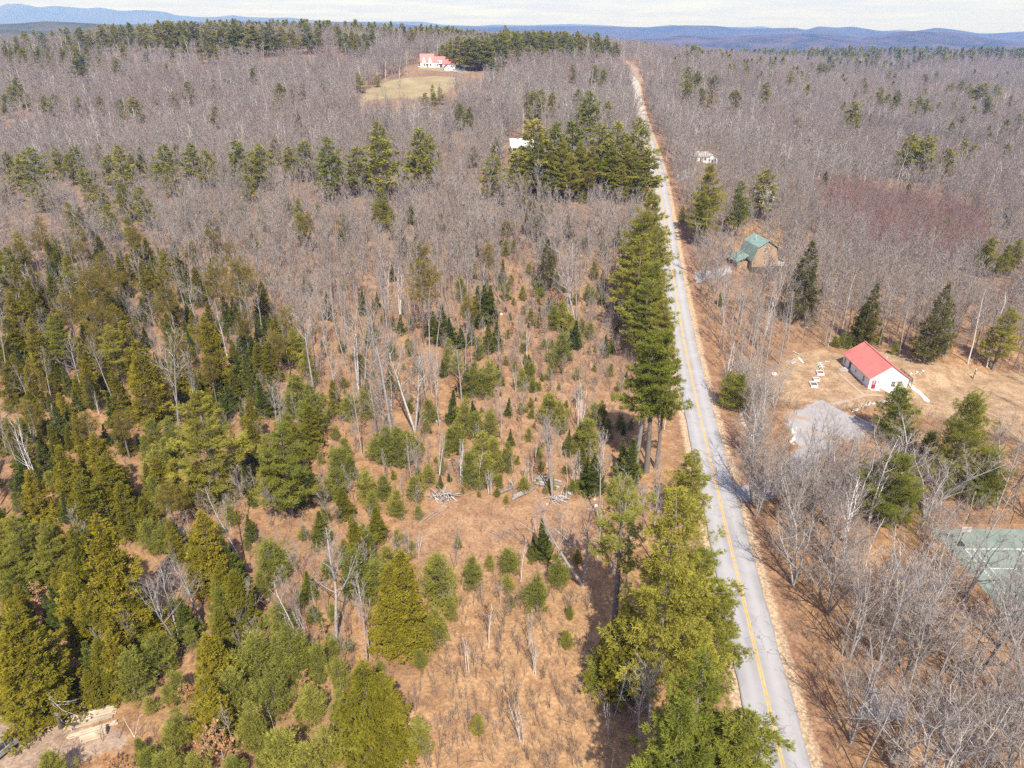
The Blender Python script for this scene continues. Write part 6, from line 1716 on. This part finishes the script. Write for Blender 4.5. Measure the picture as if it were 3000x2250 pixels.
def roots(p, rx, ry, n, seed, label, name='root_pile', mat='log_pale', rmin=0.05, rmax=0.17, lmin=0.8, lmax=2.0, hz_=1.0):
    rr = random.Random(seed)
    e = empty(name, p, 0, label, 'root pile' if 'root' in name else 'brush pile')
    for i in range(n):
        a = rr.uniform(0, 6.28); q = math.sqrt(rr.random())
        o = Vector((math.cos(a) * rx * q, math.sin(a) * ry * q, rr.uniform(0.05, 0.25 + hz_ * (1 - q))))
        d = Vector((rr.gauss(0, 1), rr.gauss(0, 1), rr.gauss(0.15, 0.55) * hz_)).normalized(); L = rr.uniform(lmin, lmax)
        k1 = o + d * L * 0.5 + Vector((rr.gauss(0, 0.15), rr.gauss(0, 0.15), rr.gauss(0, 0.12))); k2 = k1 + (d + Vector((rr.gauss(0, 0.4), rr.gauss(0, 0.4), rr.gauss(0, 0.3)))) * L * 0.5
        r_ = rr.uniform(rmin, rmax)
        MB().tube([o, k1, k2], [r_, r_ * 0.7, r_ * 0.2], 5).build('root' if 'root' in name else 'branch', M[mat] if rr.random() < 0.7 else M['log_bark'], e)
roots(zc(365, 360), 2.3, 1.3, 60, 1, 'grey tangle of stumps and roots at the left of the clearing')
roots(zc(1610, 385), 1.7, 1.0, 46, 2, 'grey root ball with splayed roots at the right of the clearing')
roots(zc(1120, 255), 0.7, 0.5, 16, 3, 'upturned root plate at the end of the grey log', lmax=1.2)
roots(zc(1720, 800), 2.6, 1.8, 60, 4, 'pile of cut brush right of the bright fir', 'brush_pile', 'log_bark', 0.015, 0.045, 1.2, 3.2, 0.35)
roots(zc(1010, 790), 2.4, 1.2, 40, 5, 'low heap of twigs left of the bright fir', 'brush_pile', 'log_bark', 0.012, 0.035, 0.8, 2.2, 0.3)
roots(gp(7, 990, 1130), 0.5, 0.4, 10, 6, 'small weathered stump with curled roots in the young growth', lmax=0.9)
sn = empty('snag', gp(7, 400, 1395), R(20), 'grey dead trunk with bare lower branches above the lumber', 'snag')
MB().tube([(0, 0, -0.3), (0.1, 0.1, 2.5), (0.0, 0.2, 5.2)], [0.34, 0.27, 0.16], 8).build('trunk', M['log_bark'], sn, smooth=True)
_r2 = random.Random(12)
for i in range(16):
    z_ = _r2.uniform(1.6, 4.6); a = _r2.uniform(-1.0, 1.2); L = _r2.uniform(1.2, 3.6)
    MB().tube([(0.05, 0.1, z_), (math.cos(a) * L * 0.6, math.sin(a) * L * 0.6, z_ - 0.1 * L), (math.cos(a + 0.2) * L, math.sin(a + 0.2) * L, z_ - 0.35 * L)], [0.05, 0.035, 0.012], 4).build('branch', M['log_pale'], sn)

# ================================================================== the air
hz = MB().box(-24000, -2500, -45, 24000, 20800, 860)
m, nt, out = new_mat('haze_air')
pv = nt.nodes.new("ShaderNodeVolumePrincipled")
pv.inputs['Color'].default_value = (0.17, 0.34, 1.0, 1)
pv.inputs['Absorption Color'].default_value = (1, 1, 1, 1)
pv.inputs['Density'].default_value = 1.3e-4
pv.inputs['Anisotropy'].default_value = 0.0
nt.links.new(pv.outputs[0], out.inputs['Volume'])
M['haze'] = m
haze = hz.build('haze', m)
tag(haze, 'pale blue haze filling the air', None, None, 'stuff')
